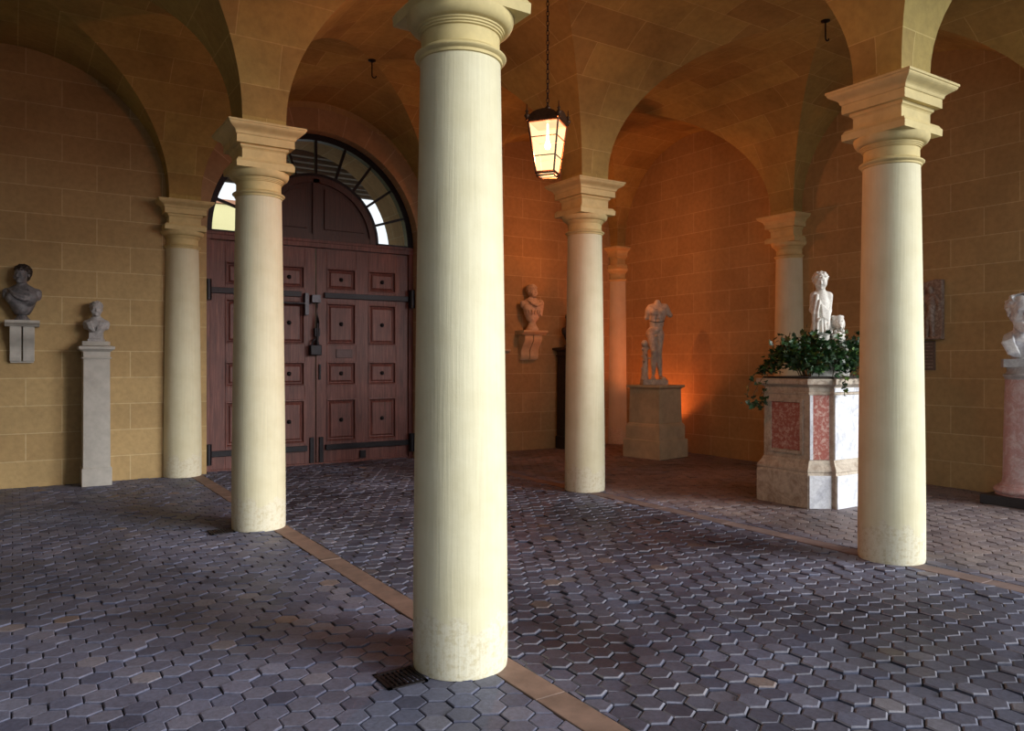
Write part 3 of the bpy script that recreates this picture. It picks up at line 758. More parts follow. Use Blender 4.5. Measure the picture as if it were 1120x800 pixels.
def Rz(a): c, s = math.cos(a), math.sin(a); return np.array([[c,-s,0],[s,c,0],[0,0,1]])
def Rx(a): c, s = math.cos(a), math.sin(a); return np.array([[1,0,0],[0,c,-s],[0,s,c]])
def head_xf(base, h, yaw, pitch=0):
    R = Rz(yaw) @ Rx(pitch); b = np.array(base,float)
    return R, (lambda p: b+h*(R @ np.array(p, float)))
def sculpt_head(F, base, h, yaw=0, pitch=0, chub=0, k0=.05):
    """face towards local -y, chin at base, h = head height"""
    R, T = head_xf(base, h, yaw, pitch); k = k0*h
    E = lambda c, r, kk=k, mode='add': F.ell(T(c), np.array(r)*h, kk, mode, R)
    E((0,.05,.66),(.345,.43,.345)); E((0,-.10,.42),(.275+.05*chub,.30,.38), 2*k); E((0,-.17,.19),(.20+.07*chub,.20,.17), 2*k)
    F.cap(T((-.17,-.365,.575)), T((.17,-.365,.575)), .045*h, None, k)
    for s in (-1,1):
        E((s*.145,-.44,.50),(.085,.10,.062), .4*k, 'sub'); E((s*.135,-.335,.50),(.066,.060,.045), .2*k)
        F.cap(T((s*.07,-.392,.525)), T((s*.20,-.355,.522)), .014*h, None, .3*k)
        E((s*.17,-.27,.34),(.13+.03*chub,.12,.14), 2*k); E((s*.345,.03,.46),(.035,.085,.12), .4*k)
        F.sph(T((s*.05,-.455,.345)), .035*h, .5*k)
    F.cap(T((0,-.385,.545)), T((0,-.485,.365)), .032*h, .048*h, .6*k)
    F.cap(T((-.085,-.385,.262)), T((.085,-.385,.262)), .022*h, None, .4*k); F.cap(T((0,-.415,.262)), T((0,-.415,.262)), .026*h, None, .5*k)
    F.cap(T((-.065,-.385,.205)), T((.065,-.385,.205)), .026*h, None, .4*k)
    F.cap(T((-.095,-.425,.235)), T((.095,-.425,.235)), .010*h, None, .15*k, 'sub')
    E((0,-.345,.105),(.10,.085,.075), k)
    return R, T
def sculpt_hair(F, R, T, h, curls=120, size=.07, fringe=.70, back=.15, seed=1, cap_k=.03):
    r = np.random.default_rng(seed)
    F.ell(T((0,.085,.68)), np.array((.37,.43,.355))*h, cap_k*h, 'add', R)
    F.ell(T((0,.20,.42)), np.array((.31,.28,.30))*h, cap_k*h, 'add', R)
    F.ell(T((0,-.42,.40)), np.array((.30,.34,.30))*h, .02*h, 'sub', R)
    for i in range(curls):
        z = 1-2*(i+.5)/curls; a = i*2.399963; q = math.sqrt(1-z*z)
        p = np.array((.365*q*math.cos(a), .085+.43*q*math.sin(a), .68+.35*z))
        if p[2] < back: continue
        if p[1] < -.05 and p[2] < fringe: continue
        if p[1] < .22 and p[2] < .42: continue
        F.ell(T(p+r.normal(0,.01,3)), np.array((size,size,size*.8))*h*(.8+.4*r.random()), .015*h, 'add', R)

def socle(parent, mat, z0, h, r0, r1, square=False):
    mb = MB()
    if square:
        mb.rectstack([(r0,z0),(r0,z0+h*.25),(r0*.86,z0+h*.32),(r1,z0+h*.6),(r1,z0+h)])
    else:
        mb.lathe([(0,z0),(r0,z0),(r0,z0+h*.16),(r0*.92,z0+h*.22),(r0*.80,z0+h*.34),(r1,z0+h*.62),(r1*1.08,z0+h*.8),(r1*1.25,z0+h*.9),(r1*1.1,z0+h),(0,z0+h)], 24)
    return mb.build('socle', mat, parent, 40)

def bust_figure(root, mat, H, width, hh, zs, yaw=0, tilt=0, drape='toga', hair='curls', chub=0, vox=None, beard=False, arms=True, depth=.13, hairmat=None, fringe=.72):
    """a portrait bust: chest, neck and head as one continuous surface; hair and drapery are children. zs = bottom of the chest, H = height to the crown"""
    hw = width/2; zc = zs+H-hh                       # chin height
    zsh = zc-.22*hh                                   # shoulder line
    vox = vox or hh/34
    F = Field((-hw-.03,-.26,zs-.02),(hw+.03,.24,zs+H+.05), vox)
    mid = (zs+zsh)/2
    F.ell((0,0,mid+.02),(hw*.70,depth*.86,(zsh-zs)*.56+.02),.03)
    F.cap((0,0,zs+.0),(0,0,mid),.16*hh+.03,.30*hh,.05)
    for s in (-1,1):
        F.ell((s*hw*.40,-depth*.45,zsh-.40*(zsh-zs)),(hw*.40,depth*.5,.28*(zsh-zs)),.04)
        F.cap((s*hw*.15,.02,zsh+.02*hh),(s*hw*.74,.0,zsh-.20*hh),.13*hh,.17*hh,.05)
        if arms: F.cap((s*hw*.80,0,zsh-.22*hh),(s*hw*.82,.0,zsh-.50*hh),.15*hh,.12*hh,.04)
    F.cap((0,.015,zsh-.12*hh),(0+.0,-.02*hh,zc+.20*hh),.235*hh,.20*hh,.04)
    # rounded lower edge of the chest
    zl = zs+.02
    F.ell((0,.0,zl+.10*hh),(hw*.40,depth*.62,.20*hh),.05)
    R, T = sculpt_head(F, (0,-.03*hh,zc), hh, yaw, tilt, chub)
    body = F.build('figure', mat, root)
    if hair == 'curls' or hair == 'cap':
        G = Field((-.30*hh*2,-.62*hh,zc-.05),(.6*hh,.66*hh,zc+1.2*hh), vox)
        sculpt_hair(G, R, T, hh, 150 if hair == 'curls' else 70, .075 if hair == 'curls' else .06, fringe)
        if beard:
            r = np.random.default_rng(4)
            G.ell(T((0,-.22,.93)), np.array((.27,.42,.16))*hh, .02*hh, 'sub', R)      # bald crown
            G.ell(T((0,-.26,.06)), np.array((.19,.12,.18))*hh, .03*hh, 'add', R)
            for i in range(150):
                u, w = r.random()*2-1, r.random()
                p = (u*(.31-.12*w), -.27-.13*(1-abs(u))-.05*w+.10*abs(u), .27*(1+abs(u)*.45)-.46*w*(1-.4*abs(u)))
                if abs(u) < .35 and p[2] > .17: continue
                G.sph(T(p), (.055+.025*r.random())*hh, .008*hh)
            for s in (-1,1): G.cap(T((s*.02,-.43,.305)), T((s*.17,-.36,.235)), .032*hh, .022*hh, .01*hh)
        G.build('hair', hairmat or mat, body)
    if drape:
        D = Field((-hw-.04,-.28,zs-.02),(hw+.04,.22,zsh+.2*hh), vox)
        if drape == 'toga':                          # cloak over one shoulder, sash across the chest
            for i in range(7):
                o = i*.085*hh
                a = (-hw*.70+o*.3,-.02-.01*i,zsh-.02-o*.2); c = (-hw*.05,-depth*1.75,zsh-.55*hh-o*.55); e = (hw*.72,-.05,zsh-.42*hh-o*.35)
                pts = [tuple((1-t)**2*np.array(a)+2*t*(1-t)*np.array(c)+t*t*np.array(e)) for t in [j/8 for j in range(9)]]
                D.chain(pts, [.06*hh]*9, .012)
            for s in (-1,1):
                D.ell((s*hw*.78,-.01,zsh-.34*hh),(.20*hh,.17*hh,.32*hh),.02)
            D.sph((hw*.38,-depth*.72,zsh-.10*hh),.07*hh,.01)
        elif drape == 'shawl':
            for s in (-1,1):
                for i in range(5):
                    o = i*.075*hh
                    pts = [(s*(.20*hh+o*.7),.02,zsh+.13*hh-o*.4),(s*(.26*hh+o*.8),-depth*.75,zsh-.12*hh-o*.3),(s*(.14*hh+o*.75),-depth*1.05,zsh-.50*hh-o*.1),(s*(.06*hh+o*.55),-depth*.92,zs+.04)]
                    D.chain(pts, [.05*hh,.05*hh,.048*hh,.035*hh], .012)
        elif drape == 'cuirass':
            for i in range(9):
                a = PI*(i+.5)/9; D.cap((-hw*.72*math.cos(a),-depth*.30-depth*.78*math.sin(a),zsh-.70*hh-.10*hh*math.sin(a)),(-hw*.62*math.cos(a),-depth*.25-depth*.72*math.sin(a),zsh-1.0*hh-.08*hh*math.sin(a)),.065*hh,.055*hh,.006)
            pts = [(-hw*.5,.0,zsh+.10*hh),(-hw*.30,-depth*.98,zsh-.16*hh),(hw*.1,-depth*1.25,zsh-.34*hh),(hw*.48,-depth*.9,zsh-.16*hh),(hw*.6,0,zsh+.08*hh)]
            for i in range(3): D.chain([(p[0],p[1]-.004*i,p[2]-.06*hh*i) for p in pts], [.05*hh]*5, .012)
            D.cap((hw*.70,-.03,zsh-.10*hh),(hw*.62,-.06,zs+.10),.16*hh,.10*hh,.03)
            D.cap((hw*.55,-.07,zsh-.30*hh),(hw*.40,-.09,zs+.08),.07*hh,.05*hh,.015)
        D.build('drapery', mat, body)
    return body

def console(x, ytop, ztop, w, h, label, mat, group, dep=.30):
    t = empty('wall_bracket', (x, Y1, ztop), 0, label, 'bracket', group)
    mb = MB()
    o = [(-dep,0),(0,0),(0,-.075),(-dep+.07,-.075),(-dep+.05,-.055),(-dep+.02,-.045),(-dep,-.03)]
    mb.extrude(o, -w/2, w/2, 'x'); mb.build('shelf', M[mat], t, bevel=.004)
    # S-scroll body in two flutes
    pr = []
    for i in range(19):
        u = i/18; d = (dep-.09)*(1-.62*u)+.035*math.sin(2*PI*min(1,u*1.15))*(1-.3*u); pr.append((-d, -.075-(h-.075)*u))
    for sx in (-1,1):
        a, b2 = sorted((sx*.008, sx*w*.36)); mb = MB(); mb.extrude(pr+[(0,-h),(0,-.075)], a, b2, 'x'); mb.build('scroll', M[mat], t, bevel=.006)
    mb = MB(); mb.box(-w*.34,w*.34,-.055,0,-h-.02,-h); mb.build('foot', M[mat], t)
    return t
gb = 'scroll brackets on the back wall'
console(-1.90, 0, 2.115, .37, .51, 'pale scroll bracket at far left, carrying the dark draped bust', 'stone_pale', gb)
console(5.83, 0, 2.16, .52, .51, 'buff scroll bracket beside the near column, carrying a pale bust', 'stone_buff', gb)
console(5.08, 0, 1.815, .42, .45, 'small bracket peeping out at the right edge of the near column', 'stone_buff', gb)

gbu = 'portrait busts along the walls'
def bust(loc, rotz, label): return empty('portrait_bust', loc, rotz, label, 'bust', gbu)
b1 = bust((-1.90,7.83,2.115), math.radians(-8), 'dark grey draped bust with turned head on the left wall bracket')
socle(b1, M['marble_grey'], 0, .11, .085, .05); bust_figure(b1, M['marble_grey'], .60, .43, .235, .09, math.radians(-22), 0, 'toga', 'curls', .2, hairmat=M['bronze_dark'])
b2 = bust((-1.08,7.83,1.81), math.radians(-12), 'small grey bust on the tall pale pedestal left of the door')
mb = MB(); mb.box(-.15,.15,-.11,.11,0,.055); mb.build('base_slab', M['stone_pale'], b2, bevel=.005)
socle(b2, M['marble_pale'], .055, .11, .09, .075, True); bust_figure(b2, M['marble_pale'], .42, .30, .20, .155, math.radians(8), 0, 'shawl', 'cap', .5, depth=.10)
b3 = bust((5.83,7.83,2.16), math.radians(-10), 'pale armoured bust on the bracket between two columns')
socle(b3, M['marble_buff'], 0, .20, .115, .065); bust_figure(b3, M['marble_buff'], .64, .48, .23, .18, math.radians(14), 0, 'cuirass', 'curls', .2)
b4 = bust((6.64,7.76,1.87), 0, 'dark bust mostly hidden behind the column beside the lantern')
socle(b4, M['bronze_dark'], 0, .13, .12, .07); bust_figure(b4, M['bronze_dark'], .52, .40, .22, .11, 0, 0, 'shawl', 'cap', .2, vox=.009)

def pedestal(name, loc, label, mat, h, hs, ht, hb, rotz=0):
    t = empty(name, loc, rotz, label, 'pedestal')
    mb = MB(); mb.rectstack([(hb,0),(hb,.225),(hb-.008,.235)]); mb.build('base', M[mat], t, bevel=.004)
    mb = MB(); mb.rectstack([(hs*1.04,.235),(hs,h-.17)]); mb.build('shaft', M[mat], t)
    mb = MB(); mb.rectstack([(hs+.018,h-.17),(hs+.018,h-.155),(hs+.002,h-.15),(hs+.004,h-.085),(hs+.02,h-.07),(ht-.012,h-.055),(ht,h-.045),(ht,h-.015),(ht-.02,h-.008),(ht-.07,h)])
    mb.build('cap', M[mat], t); return t
pedestal('bust_pedestal', (-1.09,7.79,0), 'tall pale grey stone pedestal by the left wall', 'stone_pale', 1.81, .150, .205, .172)
pedestal('bust_pedestal', (6.64,7.745,0), 'dark pedestal mostly hidden behind the column beside the lantern', 'bronze_dark', 1.87, .18, .25, .205)

# stepped pedestal and the headless statue
def torso_statue():
    px, py, yaw = 7.12, 6.03, math.radians(9)
    t = empty('statue_pedestal', (px,py,0), yaw, 'buff stepped stone pedestal under the headless statue', 'pedestal')
    mb = MB(); mb.rectstack([(.385,0),(.385,.295),(.378,.305)]); mb.build('lower_step', M['stone_buff'], t, bevel=.004)
    mb = MB(); mb.rectstack([(.352,.305),(.352,.52),(.335,.56),(.318,.575)]); mb.build('upper_step', M['stone_buff'], t, bevel=.004)
    mb = MB(); mb.rectstack([(.312,.575),(.302,1.145)]); mb.build('shaft', M['stone_buff'], t)
    mb = MB(); mb.rectstack([(.306,1.145),(.32,1.155),(.345,1.17),(.35,1.178),(.35,1.205),(.345,1.21)]); mb.build('cap', M['stone_buff'], t, bevel=.003)
    s = empty('statue', (px-.02,py-.04,1.21), math.radians(-32), 'headless nude torso statue with a stump support on the stepped pedestal', 'statue')
    mb = MB(); mb.box(-.25,.17,-.16,.16,0,.095); mb.build('base_slab', M['marble_torso'], s, bevel=.012)
    F = Field((-.30,-.25,.07),(.32,.25,1.45), .0078); k = .03
    F.ell((.02,0,1.20),(.150,.095,.16),k); F.ell((-.045,-.05,1.225),(.075,.06,.065),.03); F.ell((.085,-.05,1.23),(.075,.06,.065),.03)
    F.cap((-.09,.01,1.30),(.14,.01,1.315),.062,.062,.05); F.cap((.015,.005,1.30),(.018,-.005,1.385),.062,.052,.03)
    F.ell((.008,0,1.05),(.122,.088,.14),.05); F.ell((-.012,.0,.915),(.126,.092,.085),.03)
    for z_ in (1.10,1.035,.97): F.cap((-.055,-.082,z_),(.05,-.082,z_),.008,.008,.012,'sub')
    F.cap((-.12,-.07,.95),(-.02,-.10,.845),.012,.010,.02,'sub'); F.cap((.10,-.07,.95),(.0,-.10,.845),.012,.010,.02,'sub')
    F.cap((-.01,-.075,1.16),(-.012,-.085,.98),.012,.012,.02,'sub')
    for s_ in (-1,1): F.ell((s_*.075-.01,.06,.86),(.08,.075,.09),.04)
    F.ell((-.125,.005,1.245),(.055,.055,.07),.03); F.cap((-.13,.01,1.25),(-.155,.03,1.13),.046,.040,.03)
    F.ell((.165,.0,1.275),(.06,.058,.065),.03); F.cap((.17,0,1.27),(.235,.0,1.175),.05,.044,.03)
    F.chain([(.055,0,.84),(.040,-.02,.56),(.075,.03,.19)],[.082,.052,.034],.015); F.ell((.05,.025,.40),(.05,.056,.12),.03); F.ell((.040,-.035,.56),(.045,.045,.05),.02)
    F.chain([(-.075,0,.84),(-.055,-.09,.56),(-.045,.0,.20)],[.080,.052,.034],.015); F.ell((-.05,-.03,.41),(.048,.054,.12),.03); F.ell((-.055,-.115,.56),(.043,.04,.05),.02)
    for fx, fy, a in ((.085,.0,.25),(-.055,-.04,-.3)):
        F.cap((fx,fy+.03,.125),(fx+.10*math.sin(a),fy-.11,.112),.036,.026,.03)
        for q in range(5): F.cap((fx+.10*math.sin(a)+(q-2)*.016,fy-.11,.112),(fx+.10*math.sin(a)+(q-2)*.018,fy-.145+.006*abs(q-2),.106),.011,.009,.006)
    F.ell((-.012,-.088,.825),(.022,.022,.026),.02)
    bd = F.build('body', M['marble_torso'], s)
    F = Field((-.32,-.2,.07),(-.06,.2,.80), .008)
    F.chain([(-.19,.05,.09),(-.175,.05,.40),(-.185,.05,.70)],[.062,.045,.048],.02); F.cap((-.19,.03,.70),(-.13,.02,.62),.035,.03,.02); F.sph((-.19,.03,.70),.056,.02)
    for i in range(14): F.sph((-.185+.05*math.cos(i*2.4),.05+.05*math.sin(i*2.4),.12+.04*i),.018,.012)
    F.cap((-.15,.03,.45),(-.07,0,.45),.018,.016,.012); F.build('tree_stump', M['marble_torso'], s)
    # the clean break across the waist
    mb = MB(); mb.tube([(.012+.128*math.cos(a),.0+.098*math.sin(a),1.063+.012*math.cos(2*a)) for a in [2*PI*i/40 for i in range(40)]], .0055, 6, closed=True)
    mb.build('crack', M['black_stone'], bd, 60)
torso_statue()

# ------------------------------------------------------------------ marble planter
def planter():
    x0, x1, y0, y1, yp = 5.31, 6.55, 1.72, 2.33, 1.555
    P = [(x0+.01,y1),(x0,y0),(5.50,1.60),(5.51,yp),(6.35,yp),(6.36,1.60),(x1,y0),(x1-.01,y1)]     # shaft plan: canted red corners, projecting white front
    OD = [(-1,1),(-1,-.42),(-.55,-.95),(-.75,-1),(.75,-1),(.55,-.95),(1,-.42),(1,1)]
    t = empty('planter', (5.9,1.95,0), 0, 'marble planter with red panels and white front, full of ivy', 'planter')
    O = lambda e: [(p[0]+d[0]*e, p[1]+d[1]*e) for p, d in zip(P, OD)]
    def stack(prof, name, mat, cap=True):
        mb = MB(); rings = []
        for e, z in prof: rings.append([(p[0]-5.9,p[1]-1.95,z) for p in O(e)])
        for a, b2 in zip(rings, rings[1:]):
            for i in range(8): mb.poly([a[i],a[(i+1)%8],b2[(i+1)%8],b2[i]])
        if cap: mb.poly(rings[0][::-1]); mb.poly(rings[-1])
        return mb.build(name, M[mat], t)
    stack([(.058,0),(.058,.36),(.050,.385),(.058,.40),(.055,.42),(.02,.475),(.012,.50),(.0,.52)], 'base', 'marble_old')
    stack([(0,.52),(0,1.235)], 'body', 'marble_old')
    stack([(0,1.235),(.012,1.24),(.012,1.258),(-.002,1.262),(-.002,1.315),(.02,1.33),(.045,1.342),(.06,1.352),(.062,1.40),(.055,1.41)], 'rim', 'marble_old')
    # facings: the side panel of red breccia in a raised frame, red corner strip, white front slab, white corner pilaster
    def slab(name, mat, a, b2, z0, z1, th, n):
        (ax,ay),(bx,by) = a, b2; mb = MB()
        v = [(ax,ay,z0),(bx,by,z0),(bx,by,z1),(ax,ay,z1)]; w = [(p[0]+n[0]*th,p[1]+n[1]*th,p[2]) for p in v]
        mb.mesh([(p[0]-5.9,p[1]-1.95,p[2]) for p in v+w], [(0,1,2,3),(7,6,5,4),(0,4,5,1),(1,5,6,2),(2,6,7,3),(3,7,4,0)])
        return mb.build(name, M[mat], t, bevel=.003)
    slab('red_panel', 'marble_red', (x0,y1-.12),(x0,y0+.11), .615,1.145, .006, (-1,0))
    for a, b2, z0, z1 in ((y1-.08,y1-.12,.575,1.185),(y0+.11,y0+.07,.575,1.185),(y1-.12,y0+.11,.575,.612),(y1-.12,y0+.11,1.148,1.185)):
        slab('panel_frame', 'marble_old', (x0,a),(x0,b2), z0, z1, .018, (-1,0))
    for q, r_ in ((P[1],P[2]),(P[6],P[5])):
        sx = 1 if q[0] < 6 else -1; n = (-.534*sx,-.845)
        L_ = lambda u: (q[0]+(r_[0]-q[0])*u, q[1]+(r_[1]-q[1])*u)
        slab('red_panel', 'marble_red', L_(.18), L_(.97), .525,1.232, .010, n)
        slab('corner_pilaster', 'marble_bluish', L_(.0), L_(.165), .525,1.232, .018, n)
    b0, b1 = O(.058)[1], O(.058)[2]
    slab('white_panel', 'marble_bluish', (b0[0]+.012,b0[1]-.008),(b1[0]-.012,b1[1]+.008), 0,.36, .010, (-.534,-.845))
    slab('white_panel', 'marble_bluish', (P[3][0]+.008,yp),(P[4][0]-.008,yp), .525,1.232, .012, (0,-1))
    slab('white_panel', 'marble_bluish', (P[3][0]-.035,yp-.058),(P[4][0]+.035,yp-.058), .0,.36, .012, (0,-1))
    slab('white_panel', 'marble_bluish', (P[3][0],yp+.0),(P[4][0],yp+.0), 1.265,1.312, .010, (0,-1))
    mb = MB(); mb.extrude([(p[0]-5.9,p[1]-1.95) for p in O(.02)], 0, 1, 'y') if False else mb.mesh([(p[0]-5.9,p[1]-1.95,z) for z in (1.40,1.43) for p in O(.01)], [tuple(range(7,-1,-1)),tuple(range(8,16))]+[(i,(i+1)%8,8+(i+1)%8,8+i) for i in range(8)]); mb.build('soil', M['soil'], t)
planter()

def ivy():
    t = empty('ivy', (5.9,1.95,1.43), 0, 'dark green ivy spilling out of the marble planter', 'plant')
    r = np.random.default_rng(11)
    LV = [(0,0),(.30,-.10),(.52,.10),(.36,.30),(.42,.62),(.20,.58),(0,1.0),(-.20,.58),(-.42,.62),(-.36,.30),(-.52,.10),(-.30,-.10)]
    def leaf(mb, p, d, s, mi=0):
        d = Vector(d).normalized(); q = d.to_track_quat('Y','Z').to_matrix().to_4x4()
        A = Matrix.Translation(Vector(p)) @ q @ Matrix.Rotation(r.normal()*.7,4,'Y') @ Matrix.Rotation(r.normal()*.35,4,'X')
        v = [(0,.35,.0)]+[(x,y,.22*abs(x)-.12*y*y) for x, y in LV]
        mb.mesh([(x*s,y*s,z*s) for x,y,z in v], [(0,i+1,(i+1)%12+1) for i in range(12)], mi, A)
    mb = MB(); st = MB()
    hx, hy = .66, .40
    def top(x, y):
        u = max(0, 1-(x/(hx*1.15))**2-(y/(hy*1.4))**2)
        return .10+.42*u**.6*(.78+.22*math.sin(8*x+2)*math.cos(9*y))
    for i in range(2700):
        x = r.uniform(-hx,hx); y = r.uniform(-hy,hy); h = top(x,y)
        if -.15 < x < .08 and -.12 < y < .12: continue
        if -.14 < x < .02 and y < 0: h *= .6
        z = h*(1-.75*r.random()**2.2)
        if r.random() < .07: z = h+.04+.10*r.random()
        nd = (x*.9+r.normal()*.5, y*1.2-.25+r.normal()*.5, .35+r.normal()*.4)
        leaf(mb, (x,y,z), nd, .042+.035*r.random(), 0 if r.random() < .82 else 1)
    for i in range(42):
        x = r.uniform(-.58,.58); y = r.uniform(-.33,.33); h = top(x,y)+.06
        st.tube([(x*.6,y*.6,0),(x*.85,y*.85,h*.6),(x,y,h)], [.006,.004,.002], 5)
    mb.build('foliage', [M['leaf'],M['leaf_light']], t); st.build('stems', M['stem'], t)
    def vine(pts, n, s, light=.15, dens=1):
        o = MB(); pts = [np.array(p) for p in pts]
        fine = []
        for i in range(len(pts)-1):
            for j in range(8):
                u = j/8; p0 = pts[max(i-1,0)]; p3 = pts[min(i+2,len(pts)-1)]
                a, b2 = pts[i], pts[i+1]
                fine.append(.5*(2*a+(b2-p0)*u+(2*p0-5*a+4*b2-p3)*u*u+(3*a-p0-3*b2+p3)*u**3))
        fine.append(pts[-1]); o.tube(fine, .004, 5)
        lm = MB()
        for i in range(n):
            p = fine[int(r.uniform(.05,1)*(len(fine)-1))]+r.normal(0,.012*dens,3)
            leaf(lm, p, (r.normal(),r.normal()-.3,-.5+r.normal()*.6), s*(.7+.6*r.random()), 1 if r.random() < light else 0)
        vo = o.build('trailing_vine', M['stem'], t); lm.build('leaves', [M['leaf'],M['leaf_light']], vo)
    # local frame: x along the front, y into the wall; the left trail hangs out over the -x side
    vine([(-.60,.10,.05),(-.78,.26,.08),(-.87,.34,-.06),(-.90,.36,-.24)], 16, .05)
    vine([(-.62,.16,.05),(-.73,.24,.02),(-.80,.30,-.12),(-.845,.33,-.25)], 9, .045)
    vine([(-.62,.30,.02),(-.72,.30,-.30),(-.78,.30,-.33),(-.93,.36,-.27)], 34, .055, .1, 1.6)
    vine([(-.30,-.36,.04),(-.345,-.49,.0),(-.35,-.50,-.12),(-.345,-.49,-.20)], 16, .055, .4)
    vine([(.02,-.38,.04),(.0,-.50,.0),(.05,-.50,-.05),(.13,-.50,-.09)], 7, .045)
    vine([(-.05,-.40,.06),(-.10,-.50,.0),(-.06,-.52,-.05)], 5, .05)
ivy()

# ------------------------------------------------------------------ boy statue
def boy():
    s = empty('statue', (5.86,1.96,1.43), math.radians(-34), 'white marble statue of a curly-haired child in a tunic, standing among ivy', 'statue')
    Z = lambda z: z-1.43
    mb = MB(); mb.box(-.17,.27,-.15,.15,0,.12); mb.build('base_slab', M['marble_boy'], s, bevel=.012)
    F = Field((-.25,-.26,.08),(.25,.26,1.27), .0068)
    hb = (-.012,-.005,Z(2.428)); hh = .205; yaw = math.radians(-14)
    F.ell((0,0,Z(2.28)),(.090,.070,.115),.03); F.ell((0,-.012,Z(2.12)),(.082,.075,.09),.04); F.ell((0,0,Z(2.0)),(.085,.072,.08),.04)
    F.cap((-.072,0,Z(2.372)),(.072,0,Z(2.372)),.042,.042,.04); F.cap((0,.004,Z(2.36)),(-.008,-.002,Z(2.46)),.056,.048,.03)
    # right arm (viewer's right) hangs, forearm forward across; left arm bent at the back edge
    F.chain([(.095,.0,Z(2.362)),(.095,.03,Z(2.19)),(.045,-.075,Z(2.03))],[.040,.034,.026],.02); 
    F.ell((.035,-.085,Z(2.005)),(.024,.018,.030),.015)
    for q in range(4): F.chain([(.050-.012*q,-.092,Z(1.995)),(.044-.012*q,-.104,Z(1.970)),(.040-.011*q,-.098,Z(1.950+.004*abs(q-1)))],[.0085,.008,.007],.004)
    F.chain([(.018,-.085,Z(2.015)),(.004,-.102,Z(1.995)),(-.002,-.108,Z(1.975))],[.0095,.009,.008],.005)
    F.chain([(-.090,.0,Z(2.362)),(-.105,-.01,Z(2.20)),(-.085,-.09,Z(2.11))],[.038,.032,.025],.02); F.ell((-.075,-.105,Z(2.095)),(.022,.024,.018),.015)
    for q in range(4): F.chain([(-.062-.010*q,-.120,Z(2.10-.008*q)),(-.056-.010*q,-.136,Z(2.092-.008*q)),(-.056-.010*q,-.134,Z(2.076-.008*q))],[.008,.0075,.007],.004)
    F.chain([(-.058,-.10,Z(2.108)),(-.044,-.116,Z(2.114)),(-.038,-.13,Z(2.108))],[.009,.0085,.007],.005)
    for sx, fy in ((-1,-.03),(1,.01)):
        F.chain([(sx*.048,0,Z(1.99)),(sx*.045,fy-.012,Z(1.80)),(sx*.045,fy+.012,Z(1.60))],[.056,.043,.030],.02); F.ell((sx*.045,fy+.018,Z(1.72)),(.040,.044,.07),.02)
        F.cap((sx*.045,fy+.015,Z(1.572)),(sx*.058,fy-.085,Z(1.565)),.028,.022,.02)
        for q in range(5): F.cap((sx*.058+(q-2)*.012,fy-.085,Z(1.562)),(sx*.060+(q-2)*.013,fy-.112+.004*abs(q-2),Z(1.558)),.0085,.007,.004)
    R, T = sculpt_head(F, hb, hh, yaw, math.radians(6), .8)
    bd = F.build('body', M['marble_boy'], s)
    G = Field((-.16,-.17,Z(2.40)),(.16,.17,Z(2.70)), .0062); sculpt_hair(G, R, T, hh, 130, .088, .72, .3, 5); G.build('hair', M['marble_boy'], bd)
    D = Field((-.18,-.18,Z(1.88)),(.18,.18,Z(2.40)), .0062)
    D.ell((0,-.004,Z(2.25)),(.092,.078,.105),.02); D.ell((0,-.005,Z(2.12)),(.095,.088,.09),.03)
    D.cap((0,0,Z(2.12)),(0,0,Z(1.955)),.085,.108,.02)
    D.ell((0,.0,Z(1.895)),(.095,.095,.05),.01,'sub'); D.ell((.03,-.02,Z(2.42)),(.072,.095,.09),.015,'sub')
    for i in range(17):
        a = 2*PI*i/17; c_, s_ = math.cos(a), math.sin(a)
        D.cap((.078*c_,.072*s_,Z(2.13)),(.110*c_,.110*s_,Z(1.94)),.010,.016,.010)
    for i in range(7):
        o = i*.022; D.chain([(-.07+o*.2,-.045,Z(2.345)-o*.6),(-.03+o*.1,-.092,Z(2.25)-o),(.055,-.082,Z(2.18)-o*.8)],[.011]*3,.007)
    D.chain([(-.07,-.06,Z(2.36)),(-.115,-.09,Z(2.15)),(-.115,-.08,Z(1.94))],[.022,.024,.02],.015)
    D.chain([(-.05,-.09,Z(2.30)),(-.085,-.115,Z(2.15)),(-.085,-.105,Z(1.92))],[.014,.016,.014],.008)
    for i in range(16): a = 2*PI*i/16; D.sph((.093*math.cos(a),-.004+.084*math.sin(a),Z(2.135)),.013,.008)
    D.build('tunic', M['marble_boy'], bd)
    # small curly animal sitting beside the child
    A = Field((.06,-.22,.08),(.36,.22,.75), .0075)
    A.ell((.20,.02,.28),(.085,.11,.17),.03); A.ell((.19,-.01,.42),(.070,.08,.10),.03); A.ell((.185,-.03,Z(2.05)),(.068,.075,.080),.03)
    A.cap((.175,-.08,Z(2.03)),(.165,-.135,Z(1.99)),.040,.030,.02); A.sph((.163,-.162,Z(1.995)),.012,.006)
    for sx in (-1,1):
        A.ell((.185+sx*.062,-.01,Z(2.03)),(.020,.036,.060),.012); A.sph((.178+sx*.030,-.100,Z(2.06)),.016,.006,'sub'); A.sph((.178+sx*.030,-.093,Z(2.06)),.012,.003)
        A.chain([(.20+sx*.05,-.06,.34),(.20+sx*.052,-.10,.22),(.20+sx*.052,-.095,.135)],[.034,.026,.022],.015); A.ell((.20+sx*.052,-.115,.135),(.024,.036,.018),.01)
        A.ell((.20+sx*.075,.05,.21),(.045,.085,.085),.02); A.ell((.20+sx*.08,-.03,.135),(.024,.05,.018),.01)
    rr = np.random.default_rng(2)
    for i in range(60):
        a = i*2.4; z = .2+i/60*.36; A.sph((.195+.075*math.cos(a)*(1-.15*i/60),.02+.085*math.sin(a)*(1-.2*i/60),z),.020,.010)
    for i in range(24):
        a = i*2.4; A.sph((.185+.05*math.cos(a),-.01+.05*math.sin(a),Z(2.10)+.02*rr.random()),.02,.01)
